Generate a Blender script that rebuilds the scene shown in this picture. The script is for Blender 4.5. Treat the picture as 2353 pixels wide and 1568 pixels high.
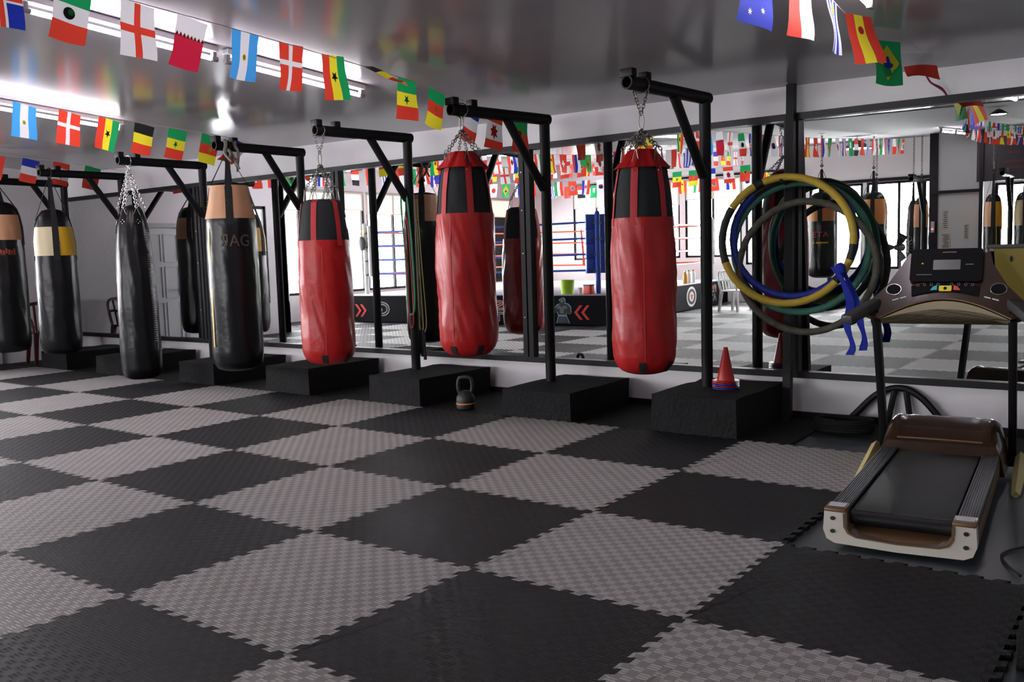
import bpy, bmesh, math, random
from mathutils import Vector, Matrix, noise
PI = math.pi
rnd = random.Random(7)
scene = bpy.context.scene
for _o in list(bpy.data.objects): bpy.data.objects.remove(_o)
COL = scene.collection

# ---------------------------------------------------------------- camera
CAM_POS = (3.43297, -2.90786, 1.36096)
RIGHT, DOWN, FWD = (0.80268, 0.59568, -0.02957), (0.03407, -0.0953, -0.99486), (-0.59544, 0.79755, -0.0968)
cam_data = bpy.data.cameras.new('camera')
cam = bpy.data.objects.new('camera', cam_data); COL.objects.link(cam)
_r, _u, _b = Vector(RIGHT).normalized(), -Vector(DOWN).normalized(), -Vector(FWD).normalized()
cam.matrix_world = Matrix(((_r.x, _u.x, _b.x, CAM_POS[0]), (_r.y, _u.y, _b.y, CAM_POS[1]), (_r.z, _u.z, _b.z, CAM_POS[2]), (0, 0, 0, 1)))
cam_data.sensor_width = 36.0
cam_data.lens = 36.0 * 2089.0 / 2353.0
cam_data.clip_start, cam_data.clip_end = 0.05, 200
scene.camera = cam

# ---------------------------------------------------------------- world, exposure
SKY = 13.0
TUBE = 20.0
world = bpy.data.worlds.new('sky'); scene.world = world; world.use_nodes = True
bg = world.node_tree.nodes['Background']
bg.inputs[0].default_value = (0.985, 0.975, 1.0, 1); bg.inputs[1].default_value = SKY
vs = scene.view_settings
vs.view_transform = 'Standard'; vs.look = 'None'; vs.gamma = 1.0; vs.use_curve_mapping = False
vs.exposure = 1.25
cy = scene.cycles
cy.max_bounces = 10; cy.diffuse_bounces = 5; cy.glossy_bounces = 6; cy.transmission_bounces = 6; cy.transparent_max_bounces = 12
cy.caustics_reflective = False; cy.caustics_refractive = False; cy.sample_clamp_indirect = 6.0
cy.use_denoising = True

# room
YW, XL, YB, XR = 4.08, -9.92, -10.2, 6.2
XL2, YJ = -11.9, 0.0                         # the left wall steps back beyond y = 0     # mirror wall, left wall, back wall, right wall
def ceil_z(x, y): return 2.575 + 0.07 * (YW - y) - 0.012 * x

def CX(x): return 3.433 + (x - 3.433) * 0.952
def CY(y): return -2.908 + (y + 2.908) * 0.952

def portal(name, c, sx, sy, rot):            # window opening marked as a sky portal
    l = bpy.data.lights.new(name, 'AREA'); l.shape = 'RECTANGLE'; l.size = sx; l.size_y = sy
    l.cycles.is_portal = True
    o = bpy.data.objects.new(name, l); o.location = c; o.rotation_euler = rot; COL.objects.link(o)

# ---------------------------------------------------------------- materials
MATS = {}
def mat(name, color, rough=0.5, metal=0.0, bump=0.0, bscale=60.0, var=0.0, vscale=4.0, spec=0.5, emit=0.0, coat=0.0, trans=0.0):
    if name in MATS: return MATS[name]
    m = bpy.data.materials.new(name); m.use_nodes = True; MATS[name] = m
    nt = m.node_tree; b = nt.nodes['Principled BSDF']; L = nt.links.new
    c = (*color, 1)
    b.inputs['Base Color'].default_value = c; b.inputs['Roughness'].default_value = rough
    b.inputs['Metallic'].default_value = metal; b.inputs['Specular IOR Level'].default_value = spec
    if coat: b.inputs['Coat Weight'].default_value = coat; b.inputs['Coat Roughness'].default_value = 0.1
    if emit:
        b.inputs['Emission Color'].default_value = c; b.inputs['Emission Strength'].default_value = emit
    if bump or var:
        tc = nt.nodes.new('ShaderNodeTexCoord')
    if var:
        n = nt.nodes.new('ShaderNodeTexNoise'); n.inputs['Scale'].default_value = vscale; n.inputs['Detail'].default_value = 5
        L(tc.outputs['Object'], n.inputs['Vector'])
        mx = nt.nodes.new('ShaderNodeMix'); mx.data_type = 'RGBA'
        mx.inputs['A'].default_value = (*[max(0, k * (1 - var)) for k in color], 1)
        mx.inputs['B'].default_value = (*[min(1, k * (1 + var)) for k in color], 1)
        L(n.outputs['Fac'], mx.inputs['Factor']); L(mx.outputs['Result'], b.inputs['Base Color'])
    if bump:
        n = nt.nodes.new('ShaderNodeTexNoise'); n.inputs['Scale'].default_value = bscale; n.inputs['Detail'].default_value = 3
        L(tc.outputs['Object'], n.inputs['Vector'])
        bp = nt.nodes.new('ShaderNodeBump'); bp.inputs['Strength'].default_value = bump; bp.inputs['Distance'].default_value = 0.02
        L(n.outputs['Fac'], bp.inputs['Height']); L(bp.outputs['Normal'], b.inputs['Normal'])
    if trans:
        out = nt.nodes['Material Output']; t = nt.nodes.new('ShaderNodeBsdfTranslucent'); t.inputs[0].default_value = c
        ms = nt.nodes.new('ShaderNodeMixShader'); ms.inputs[0].default_value = trans
        L(b.outputs[0], ms.inputs[1]); L(t.outputs[0], ms.inputs[2]); L(ms.outputs[0], out.inputs[0])
    return m

def mat_tile(name, color, k):                 # foam puzzle mat: ribbed cells, alternate ones darkened to imitate rib shading
    m = bpy.data.materials.new(name); m.use_nodes = True; MATS[name] = m
    nt = m.node_tree; b = nt.nodes['Principled BSDF']; L = nt.links.new
    b.inputs['Roughness'].default_value = 0.6; b.inputs['Specular IOR Level'].default_value = 0.22
    tc = nt.nodes.new('ShaderNodeTexCoord')
    ck = nt.nodes.new('ShaderNodeTexChecker'); ck.inputs['Scale'].default_value = 26.0
    ad = nt.nodes.new('ShaderNodeVectorMath'); ad.operation = 'ADD'; ad.inputs[1].default_value = (0, 0, 0.013)
    ml = nt.nodes.new('ShaderNodeVectorMath'); ml.operation = 'MULTIPLY'; ml.inputs[1].default_value = (1, 1, 0)
    L(tc.outputs['Object'], ml.inputs[0]); L(ml.outputs[0], ad.inputs[0]); L(ad.outputs[0], ck.inputs['Vector'])
    ns = nt.nodes.new('ShaderNodeTexNoise'); ns.inputs['Scale'].default_value = 5; ns.inputs['Detail'].default_value = 6
    oi = nt.nodes.new('ShaderNodeObjectInfo'); av = nt.nodes.new('ShaderNodeVectorMath'); av.operation = 'ADD'
    L(tc.outputs['Object'], av.inputs[0]); L(oi.outputs['Location'], av.inputs[1]); L(av.outputs[0], ns.inputs['Vector'])
    mx = nt.nodes.new('ShaderNodeMix'); mx.data_type = 'RGBA'
    mx.inputs['A'].default_value = (*[c * k for c in color], 1); mx.inputs['B'].default_value = (*color, 1)
    L(ck.outputs['Fac'], mx.inputs['Factor'])
    hs = nt.nodes.new('ShaderNodeHueSaturation')
    mr = nt.nodes.new('ShaderNodeMapRange'); mr.inputs['To Min'].default_value = 0.86; mr.inputs['To Max'].default_value = 1.14
    L(ns.outputs['Fac'], mr.inputs['Value']); L(mr.outputs['Result'], hs.inputs['Value'])
    L(mx.outputs['Result'], hs.inputs['Color']); L(hs.outputs['Color'], b.inputs['Base Color'])
    wv = nt.nodes.new('ShaderNodeTexWave'); wv.inputs['Scale'].default_value = 62.0; wv.bands_direction = 'X'
    L(tc.outputs['Object'], wv.inputs['Vector'])
    w2 = nt.nodes.new('ShaderNodeTexWave'); w2.inputs['Scale'].default_value = 20.7; w2.bands_direction = 'Y'
    L(tc.outputs['Object'], w2.inputs['Vector'])
    hm = nt.nodes.new('ShaderNodeMix'); hm.data_type = 'FLOAT'
    L(ck.outputs['Fac'], hm.inputs['Factor']); L(wv.outputs['Fac'], hm.inputs['A']); L(w2.outputs['Fac'], hm.inputs['B'])
    bp = nt.nodes.new('ShaderNodeBump'); bp.inputs['Strength'].default_value = 0.55; bp.inputs['Distance'].default_value = 0.004
    L(hm.outputs['Result'], bp.inputs['Height']); L(bp.outputs['Normal'], b.inputs['Normal'])
    return m

def mat_mirror():
    m = bpy.data.materials.new('mirror_glass'); m.use_nodes = True
    b = m.node_tree.nodes['Principled BSDF']
    b.inputs['Base Color'].default_value = (0.86, 0.89, 0.88, 1); b.inputs['Metallic'].default_value = 1.0; b.inputs['Roughness'].default_value = 0.0
    return m
def mat_glass():
    m = bpy.data.materials.new('window_glass'); m.use_nodes = True; nt = m.node_tree; L = nt.links.new
    for n in list(nt.nodes):
        if n.type == 'BSDF_PRINCIPLED': nt.nodes.remove(n)
    t = nt.nodes.new('ShaderNodeBsdfTransparent'); g = nt.nodes.new('ShaderNodeBsdfGlossy'); g.inputs['Roughness'].default_value = 0.02
    f = nt.nodes.new('ShaderNodeFresnel'); f.inputs[0].default_value = 1.35
    ms = nt.nodes.new('ShaderNodeMixShader'); L(f.outputs[0], ms.inputs[0]); L(t.outputs[0], ms.inputs[1]); L(g.outputs[0], ms.inputs[2])
    L(ms.outputs[0], nt.nodes['Material Output'].inputs[0])
    return m

WHITE = mat('white_wall_paint', (0.74, 0.73, 0.75), 0.6, bump=0.12, bscale=25, var=0.06, vscale=1.5)
CEILM = mat('gloss_ceiling_paint', (0.35, 0.34, 0.36), 0.17, bump=0.03, bscale=3, var=0.05, vscale=2, spec=0.5)
CEILB = mat('glare_dulling_ceiling', (0.27, 0.265, 0.275), 0.7, var=0.06, vscale=1.5, spec=0.2)  # dull finish for the added panels that cut ceiling glare
FLOORM = mat('bare_dark_floor', (0.055, 0.065, 0.075), 0.35, var=0.25, vscale=6)
BLACKM = mat('black_steel_paint', (0.006, 0.006, 0.007), 0.5, bump=0.1, bscale=40, spec=0.22)
BLACK2 = mat('black_frame_paint', (0.006, 0.006, 0.008), 0.45, spec=0.25)
RUBBER = mat('black_rubber', (0.008, 0.008, 0.008), 0.7, spec=0.2, bump=0.3, bscale=120)
CONC = mat('black_painted_concrete', (0.012, 0.0115, 0.0125), 0.85, spec=0.2, bump=0.6, bscale=35, var=0.35, vscale=12)
RED = mat('red_leather', (0.37, 0.010, 0.011), 0.38, spec=.3, bump=0.18, bscale=14, var=0.18, vscale=7)
REDW = mat('red_webbing', (0.42, 0.02, 0.025), 0.65, bump=0.2, bscale=200)
BLKF = mat('black_fabric', (0.006, 0.009, 0.010), 0.85, bump=0.3, bscale=180)
BLKL = mat('black_leather', (0.005, 0.0055, 0.0065), 0.3, spec=0.28, bump=0.12, bscale=18, var=0.2, vscale=6)
WEB = mat('black_webbing', (0.01, 0.01, 0.012), 0.8, bump=0.2, bscale=200)
TAN = mat('tan_leather', (0.56, 0.30, 0.16), 0.55, bump=0.2, bscale=14, var=0.15, vscale=8)
ORANGE = mat('orange_leather', (0.62, 0.24, 0.06), 0.5, bump=0.15, bscale=14)
CREAM = mat('cream_leather', (0.66, 0.58, 0.36), 0.5, bump=0.15, bscale=14)
YEL = mat('yellow_leather', (0.72, 0.42, 0.015), 0.5, bump=0.25, bscale=12, var=0.12, vscale=9)
STEEL = mat('chain_steel', (0.17, 0.165, 0.15), 0.35, metal=1.0)
CHROME = mat('chrome', (0.75, 0.75, 0.76), 0.18, metal=1.0)
MIRROR = mat_mirror(); GLASS = mat_glass()
TILE_L = mat_tile('light_grey_foam', (0.45, 0.438, 0.418), 0.66)
TILE_D = mat_tile('dark_grey_foam', (0.0145, 0.014, 0.0155), 0.6)
TUBEM = mat('lit_tube', (1.0, 0.9, 1.0), 0.3, emit=TUBE)
PLAST = mat('white_enamel', (0.75, 0.75, 0.77), 0.35)
CORD = mat('white_cord', (0.6, 0.58, 0.55), 0.8)
# ---------------------------------------------------------------- mesh helpers
class MB:
    def __init__(s): s.v = []; s.f = []; s.m = []
    def add(s, vs_, fs, m=0, M=None):
        o = len(s.v)
        s.v += [tuple(M @ Vector(p)) if M is not None else tuple(p) for p in vs_]
        s.f += [tuple(i + o for i in f) for f in fs]; s.m += [m] * len(fs); return s
    def box(s, c, d, m=0, M=None, bev=0.0, seg=2):
        bm = bmesh.new(); bmesh.ops.create_cube(bm, size=1.0)
        for v in bm.verts: v.co = Vector((v.co.x * d[0] + c[0], v.co.y * d[1] + c[1], v.co.z * d[2] + c[2]))
        if bev: bmesh.ops.bevel(bm, geom=bm.edges[:], offset=bev, segments=seg, profile=0.5, affect='EDGES')
        s.frombm(bm, m, M); return s
    def frombm(s, bm, m=0, M=None):
        bm.verts.index_update()
        s.add([v.co.copy() for v in bm.verts], [[v.index for v in f.verts] for f in bm.faces], m, M); bm.free()
    def tube(s, pts, r, seg=8, closed=False, m=0, caps=True, M=None):
        P = [Vector(p) for p in pts]; n = len(P); rr = r if isinstance(r, (list, tuple)) else [r] * n
        T = []
        for i in range(n):
            a = P[(i - 1) % n] if (closed or i > 0) else P[i]; b = P[(i + 1) % n] if (closed or i < n - 1) else P[i]
            T.append((b - a).normalized() if (b - a).length > 1e-9 else Vector((0, 0, 1)))
        up = Vector((0, 0, 1)) if abs(T[0].z) < 0.9 else Vector((1, 0, 0))
        nrm = (up - T[0] * up.dot(T[0])).normalized(); vs_ = []
        for i in range(n):
            if i:
                nrm = nrm - T[i] * nrm.dot(T[i])
                nrm = nrm.normalized() if nrm.length > 1e-6 else T[i].orthogonal().normalized()
            b = T[i].cross(nrm)
            for k in range(seg):
                a = 2 * PI * k / seg
                vs_.append(P[i] + nrm * (math.cos(a) * rr[i]) + b * (math.sin(a) * rr[i]))
        fs = []
        for i in range(n if closed else n - 1):
            j = (i + 1) % n
            for k in range(seg):
                l = (k + 1) % seg; fs.append((i * seg + k, i * seg + l, j * seg + l, j * seg + k))
        if caps and not closed:
            fs.append(tuple(range(seg))[::-1]); fs.append(tuple((n - 1) * seg + k for k in range(seg)))
        s.add(vs_, fs, m, M); return s
    def lathe(s, prof, seg=32, m=0, M=None, fn=None, a0=0.0, a1=2 * PI):
        full = abs(a1 - a0 - 2 * PI) < 1e-6; ns = seg if full else seg + 1; vs_ = []
        for (r, z) in prof:
            for k in range(ns):
                a = a0 + (a1 - a0) * k / seg; q = r + (fn(a, z, r) if fn and r > 1e-5 else 0)
                vs_.append((q * math.cos(a), q * math.sin(a), z))
        fs = []
        for i in range(len(prof) - 1):
            for k in range(seg):
                l = (k + 1) % ns
                fs.append((i * ns + k, i * ns + l, (i + 1) * ns + l, (i + 1) * ns + k))
        s.add(vs_, fs, m, M); return s
    def prism(s, poly, h, m=0, M=None):        # polygon in local XY, extruded 0..h along Z
        n = len(poly)
        vs_ = [(p[0], p[1], 0) for p in poly] + [(p[0], p[1], h) for p in poly]
        fs = [tuple(range(n))[::-1], tuple(range(n, 2 * n))] + [(i, (i + 1) % n, n + (i + 1) % n, n + i) for i in range(n)]
        s.add(vs_, fs, m, M); return s
    def ball(s, c, r, m=0, sc=(1, 1, 1), seg=16, M=None):
        T = Matrix.Translation(c) @ Matrix.Diagonal((*sc, 1))
        if M is not None: T = M @ T
        n = seg // 2; s.lathe([(r * math.sin(PI * i / n), -r * math.cos(PI * i / n)) for i in range(n + 1)], seg, m, T); return s
    def build(s, name, mats, parent=None, smooth=True, ang=38):
        me = bpy.data.meshes.new(name); me.from_pydata(s.v, [], s.f)
        for k in (mats if isinstance(mats, (list, tuple)) else [mats]): me.materials.append(k)
        me.polygons.foreach_set('material_index', s.m)
        bm = bmesh.new(); bm.from_mesh(me)
        bmesh.ops.remove_doubles(bm, verts=bm.verts, dist=1e-5); bmesh.ops.recalc_face_normals(bm, faces=bm.faces)
        bm.to_mesh(me); bm.free(); me.update()
        if smooth:
            me.polygons.foreach_set('use_smooth', [True] * len(me.polygons)); me.set_sharp_from_angle(angle=math.radians(ang))
        o = bpy.data.objects.new(name, me); COL.objects.link(o)
        if parent is not None: o.parent = parent
        return o

def tag(o, label, cat, group=None, kind=None):
    o['label'] = label; o['category'] = cat
    if group: o['group'] = group
    if kind: o['kind'] = kind
    return o
def thing(name, label, cat, loc=(0, 0, 0), rz=0.0, group=None):
    o = bpy.data.objects.new(name, None); COL.objects.link(o); o.empty_display_size = 0.1
    o.location = loc; o.rotation_euler = (0, 0, rz); return tag(o, label, cat, group)
def structure(o, label=None):
    o['kind'] = 'structure'
    if label: o['label'] = label
    return o
def plabel(o, label): o['label'] = label; return o
def copy_tree(o, parent=None):
    c = o.copy(); COL.objects.link(c)
    if parent is not None: c.parent = parent
    for ch in list(o.children): copy_tree(ch, c)
    return c
def frame(o, x, y, z=None):                    # matrix from origin and axes
    x = Vector(x).normalized(); y = Vector(y); y = (y - x * y.dot(x)).normalized(); z = x.cross(y)
    return Matrix(((x.x, y.x, z.x, o[0]), (x.y, y.y, z.y, o[1]), (x.z, y.z, z.z, o[2]), (0, 0, 0, 1)))
def bez(p, n=12):                              # Catmull-Rom through points
    P = [Vector(q) for q in p]; P = [P[0] * 2 - P[1]] + P + [P[-1] * 2 - P[-2]]; out = []
    for i in range(1, len(P) - 2):
        for k in range(n):
            t = k / n; a, b, c, d = P[i - 1:i + 3]
            out.append(0.5 * ((2 * b) + (c - a) * t + (2 * a - 5 * b + 4 * c - d) * t * t + (3 * b - a - 3 * c + d) * t ** 3))
    out.append(P[-2]); return out
def star(cx, cy, r, n=5, q=0.4, rot=PI / 2):
    return [(cx + (r if i % 2 == 0 else r * q) * math.cos(rot + PI * i / n), cy + (r if i % 2 == 0 else r * q) * math.sin(rot + PI * i / n)) for i in range(2 * n)]
def disc(cx, cy, r, n=20, ry=None): return [(cx + r * math.cos(2 * PI * i / n), cy + (ry or r) * math.sin(2 * PI * i / n)) for i in range(n)]
def rect(x0, y0, x1, y1): return [(x0, y0), (x1, y0), (x1, y1), (x0, y1)]
def rrect(x0, y0, x1, y1, r, n=5):
    out = []
    for cx, cy, a in ((x1 - r, y1 - r, 0), (x0 + r, y1 - r, PI / 2), (x0 + r, y0 + r, PI), (x1 - r, y0 + r, 3 * PI / 2)):
        out += [(cx + r * math.cos(a + PI / 2 * k / n), cy + r * math.sin(a + PI / 2 * k / n)) for k in range(n + 1)]
    return out
def text_geo(txt, size):                       # flat lettering, centred, as verts and faces
    c = bpy.data.curves.new('lettering', 'FONT'); c.body = txt; c.size = size; c.align_x = 'CENTER'; c.align_y = 'CENTER'; c.resolution_u = 3
    o = bpy.data.objects.new('lettering', c); COL.objects.link(o)
    me = o.to_mesh(); vs_ = [v.co.copy() for v in me.vertices]; fs = [tuple(p.vertices) for p in me.polygons]
    o.to_mesh_clear(); COL.objects.unlink(o); bpy.data.objects.remove(o); bpy.data.curves.remove(c)
    return vs_, fs
def chain(mb, p, q, link=0.034, r=0.0032, w=0.010, sag=0.0, m=0):
    p, q = Vector(p), Vector(q); n = max(2, int(round((q - p).length / (link * 0.72))))
    for i in range(n):
        t0, t1 = i / n, (i + 1) / n
        a, b = p.lerp(q, t0), p.lerp(q, t1)
        a.z -= sag * 4 * t0 * (1 - t0); b.z -= sag * 4 * t1 * (1 - t1)
        d = (b - a); c = (a + b) / 2; L_ = d.length * 0.5 / 0.72; d.normalize()
        s1 = d.orthogonal().normalized()
        if i % 2: s1 = d.cross(s1)
        pts = []
        for k in range(10):
            an = 2 * PI * k / 10; ex = math.cos(an); ey = math.sin(an)
            pts.append(c + d * ((L_ - w) * (1 if ex > 0 else -1) * (1 if abs(ex) > 0.2 else 0.0) + w * ex) + s1 * (w * ey))
        mb.tube(pts, r, 5, closed=True, m=m)
# ---------------------------------------------------------------- room shell
mb = MB(); mb.box(((XL2 + XR) / 2, (YB + YW) / 2, -0.06), (XR - XL2 + 0.4, YW - YB + 0.4, 0.12))
structure(mb.build('floor', FLOORM, smooth=False), 'bare dark floor under the mats')
mb = MB(); c8 = []
for dz in (0.0, 0.12):
    for x, y in ((XL2 - .2, YB - .2), (XR + .2, YB - .2), (XR + .2, YW + .2), (XL2 - .2, YW + .2)): c8.append((x, y, ceil_z(x, y) + dz))
mb.add(c8, [(0, 1, 2, 3), (4, 5, 6, 7), (0, 1, 5, 4), (1, 2, 6, 5), (2, 3, 7, 6), (3, 0, 4, 7)])
structure(mb.build('ceiling', CEILM, smooth=False), 'glossy sloping ceiling')
mb = MB(); c8 = []
for dz in (-0.012, 0.0):
    for x, y in ((-3.9, YB), (XR, YB), (XR, -.5), (-3.9, -.5)): c8.append((x, y, ceil_z(x, y) + dz))
mb.add(c8, [(0, 1, 2, 3), (4, 5, 6, 7), (0, 1, 5, 4), (1, 2, 6, 5), (2, 3, 7, 6), (3, 0, 4, 7)])
structure(mb.build('ceiling', CEILB, smooth=False), 'matt ceiling panels added to cut window glare over the back of the gym')  # thin dull layer added to keep window glare off the gloss ceiling
mb = MB(); mb.box(((XL + XR) / 2, YW + 0.08, 1.4), (XR - XL + 0.4, 0.16, 2.9))
structure(mb.build('wall_front', WHITE, smooth=False), 'white wall that carries the mirrors')
mb = MB(); mb.box((XR + 0.08, (YB + YW) / 2, 1.9), (0.16, YW - YB + 0.4, 3.8))
structure(mb.build('wall_right', WHITE, smooth=False), 'plain white wall')
mb = MB(); mb.box(((XL + XR) / 2, YW - 0.012, 0.028), (XR - XL, 0.024, 0.056))
structure(mb.build('baseboard_front', BLACK2, smooth=False))
# left wall with openings
LW = [(1.86, 0.44), (-0.25, -2.05), (-2.13, -3.93), (-4.01, -5.81), (-5.89, -7.69), (-7.77, -9.7)]
LTOP = [2.32, 2.85, 2.85, 2.85, 2.85, 2.85]
LZ0, LZ1 = 0.58, 2.85
def yspan_wall(mb, y0, y1, z0, z1): mb.box(((XL if max(y0, y1) > YJ + .01 else XL2) - 0.08, (y0 + y1) / 2, (z0 + z1) / 2), (0.16, abs(y1 - y0), z1 - z0))
mb = MB(); yspan_wall(mb, 1.86, YW + .2, 0, 3.1); yspan_wall(mb, YJ, 1.86, 0, LZ0); yspan_wall(mb, YJ, 1.86, LZ1, 4.0); yspan_wall(mb, YB - .2, YJ, 0, LZ0); yspan_wall(mb, YB - .2, YJ, LZ1, 4.0)
yspan_wall(mb, .44, YJ + .02, LZ0, LZ1); mb.box(((XL + XL2) / 2 - .08, YJ + .08, 2), (XL - XL2 + .16, .16, 4))
prev = 1.86
for (a, b), zt_ in zip(LW, LTOP):
    if zt_ < LZ1: yspan_wall(mb, b, a, zt_, LZ1)
for (a, b) in LW:
    if prev - a > 0.01: yspan_wall(mb, a, min(prev, YJ) if a < YJ else prev, LZ0, LZ1)
    prev = b
yspan_wall(mb, YB - .2, prev, LZ0, LZ1)
structure(mb.build('wall_left', WHITE, smooth=False), 'white wall with the door and tall windows')
BLIND = mat('cream_roller_blind', (0.76, 0.74, 0.68), 0.8, trans=0.3)
wn = [0]
def window_unit(c, w, z0, z1, along, inward, blind=0.0, nm=1):
    """c centre on the wall line (x, y); along = unit vector of the wall; inward = unit vector into the room"""
    wn[0] += 1; a = Vector((*along, 0)); n = Vector((*inward, 0)); M = Matrix(((a.x, n.x, 0, c[0]), (a.y, n.y, 0, c[1]), (0, 0, 1, 0), (0, 0, 0, 1)))
    mb = MB(); t = 0.055
    for x in [-w / 2 + t / 2, w / 2 - t / 2] + [(-w / 2 + w * (k + 1) / (nm + 1)) for k in range(nm)]:
        mb.box((x, -0.05, (z0 + z1) / 2), (t, 0.06, z1 - z0), M=M)
    for z in (z0 + t / 2, z1 - t / 2): mb.box((0, -0.05, z), (w, 0.06, t), M=M)
    o = structure(mb.build('window_%d' % wn[0], BLACK2, smooth=False))
    g = MB(); g.box((0, -0.07, (z0 + z1) / 2), (w - 0.06, 0.006, z1 - z0 - 0.06), M=M); g.build('pane', GLASS, o, smooth=False)
    if blind:
        b = MB(); b.box((0, -0.012, z1 - blind / 2), (w - 0.03, 0.004, blind), M=M); b.tube([M @ Vector((-w / 2 + .02, 0.01, z1 - .03)), M @ Vector((w / 2 - .02, 0.01, z1 - .03))], 0.025, 8)
        b.tube([M @ Vector((-w / 2 + .02, -0.01, z1 - blind)), M @ Vector((w / 2 - .02, -0.01, z1 - blind))], 0.01, 6)
        b.build('roller_blind', BLIND, o)
    pc = M @ Vector((0, -0.2, (z0 + z1) / 2))
    return o, pc, w, z1 - z0
for i, (a, b) in enumerate(LW):
    o, pc, w, h = window_unit((XL if i == 0 else XL2, (a + b) / 2), a - b, LZ0, LTOP[i], (0, -1), (1, 0), (0, 0.45, 0.42, 0.5, 0.45, 0.5)[i])
    portal('sky_portal', pc, h, w, (0, -PI / 2, 0))
# back wall
BWIN = [(-10.2, -8.75, 1.1, 3.05), (-8.6, -7.0, 1.1, 3.05), (-6.85, -5.35, 1.1, 3.05), (-5.25, -4.1, 0.9, 3.05), (-3.7, -2.5, 0.75, 2.68), (-2.42, -1.05, 0.75, 2.68), (0.15, 1.5, 0.75, 2.5)]
mb = MB()
def xspan_wall(mb, x0, x1, z0, z1): mb.box(((x0 + x1) / 2, YB - 0.08, (z0 + z1) / 2), (abs(x1 - x0), 0.16, z1 - z0))
prev = XL2 - 0.2
for (a, b, z0, z1) in BWIN:
    xspan_wall(mb, prev, a, 0, 4.0); xspan_wall(mb, a, b, 0, z0); xspan_wall(mb, a, b, z1, 4.0); prev = b
xspan_wall(mb, prev, XR + .2, 0, 4.0)
structure(mb.build('wall_back', WHITE, smooth=False), 'white wall with tall windows opposite the mirrors')
for i, (a, b, z0, z1) in enumerate(BWIN):
    o, pc, w, h = window_unit(((a + b) / 2, YB), b - a, z0, z1, (-1, 0), (0, 1), (0.55, 0.6, 0.5, 0.4, 0, 0, 0)[i])
    portal('sky_portal', pc, w, h, (PI / 2, 0, 0))
mb = MB(); mb.box((-2.3, YB + 0.02, 2.72), (2.9, 0.05, 0.07)); structure(mb.build('trim_1', BLACK2, smooth=False), 'black bar under the white upper wall')
mb = MB(); mb.box((-7.2, YB + 0.02, 3.1), (6.3, 0.04, 0.05)); structure(mb.build('trim_2', BLACK2, smooth=False))
# door in the left wall
t = structure(bpy.data.objects.new('door_1', None)); COL.objects.link(t); t.location = (XL, 2.57, 0); t['label'] = 'white panelled door beside the left windows'
DOORM = mat('white_door_paint', (0.62, 0.65, 0.66), 0.45)
mb = MB(); mb.box((0.02, 0, 0.96), (0.04, 0.66, 1.9))
mb.build('door_leaf', DOORM, t)
mb = MB()
for z0, z1 in ((0.12, 0.72), (0.8, 1.3), (1.38, 1.82)):
    for y in (-0.15, 0.15):
        for (yy, zz, dy, dz) in ((y, z0, .24, .015), (y, z1, .24, .015), (y - .12, (z0 + z1) / 2, .015, z1 - z0), (y + .12, (z0 + z1) / 2, .015, z1 - z0)): mb.box((0.045, yy, zz), (0.012, dy, dz))
mb.build('door_panel', DOORM, t, smooth=False)
mb = MB()
for y in (-0.37, 0.37): mb.box((0.02, y, 0.985), (0.06, 0.07, 1.97))
mb.box((0.02, 0, 1.965), (0.06, 0.81, 0.07)); mb.build('door_frame', mat('door_frame_grey', (0.45, 0.46, 0.46), 0.5), t, smooth=False)
mb = MB(); mb.tube([(0.04, -0.26, 0.92), (0.09, -0.26, 0.92)], 0.012); mb.ball((0.11, -0.26, 0.92), 0.03); mb.build('door_knob', CHROME, t)

# ---------------------------------------------------------------- mirrors and their frame
FR = thing('mirror_frame', 'long black steel frame holding the wall mirrors', 'mirror frame', (0, YW, 0))
MX = [-9.1, -6.65, -4.1, -1.55, 0.965, 3.5, 5.9]
mb = MB(); mb.box((-1.93, -0.03, 2.326), (15.9, 0.05, 0.05)); mb.build('top_rail', BLACK2, FR, smooth=False)
mb = MB(); mb.box((-1.93, -0.03, 0.35), (15.9, 0.05, 0.05)); mb.build('bottom_rail', BLACK2, FR, smooth=False)
SCREW = mat('screw_head', (0.5, 0.5, 0.5), 0.4, metal=1)
for x in MX[1:-1]:
    mb = MB(); mb.box((x - 0.03, -0.032, 1.34), (0.05, 0.054, 1.93)); mb.box((x + 0.03, -0.028, 1.34), (0.05, 0.046, 1.93)); o = mb.build('mullion', BLACK2, FR, smooth=False)
    for z in (0.75, 1.35, 1.75, 2.1): MB().tube([(x - 0.03, -0.059, z), (x - 0.03, -0.062, z)], 0.006, 6).build('screw', SCREW, o)
NM = ['leftmost wall mirror, beside the corner and reflecting the white door', 'wall mirror behind the two black hanging bags left of the small red bag', 'wall mirror behind the middle red punching bag', 'wall mirror reflecting the ring corner with the blue pad', 'wall mirror behind the treadmill', 'wall mirror at the right edge beyond the treadmill']
for i in range(6):
    x0, x1 = MX[i], MX[i + 1]
    if i == 0: x0 = XL + 0.08
    mb = MB(); mb.box(((x0 + x1) / 2, -0.006, 1.34), (x1 - x0 - 0.004, 0.008, 1.95))
    o = mb.build('wall_mirror', MIRROR, smooth=False); o.location = (0, YW, 0); tag(o, NM[i], 'mirror', 'wall mirrors')

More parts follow.
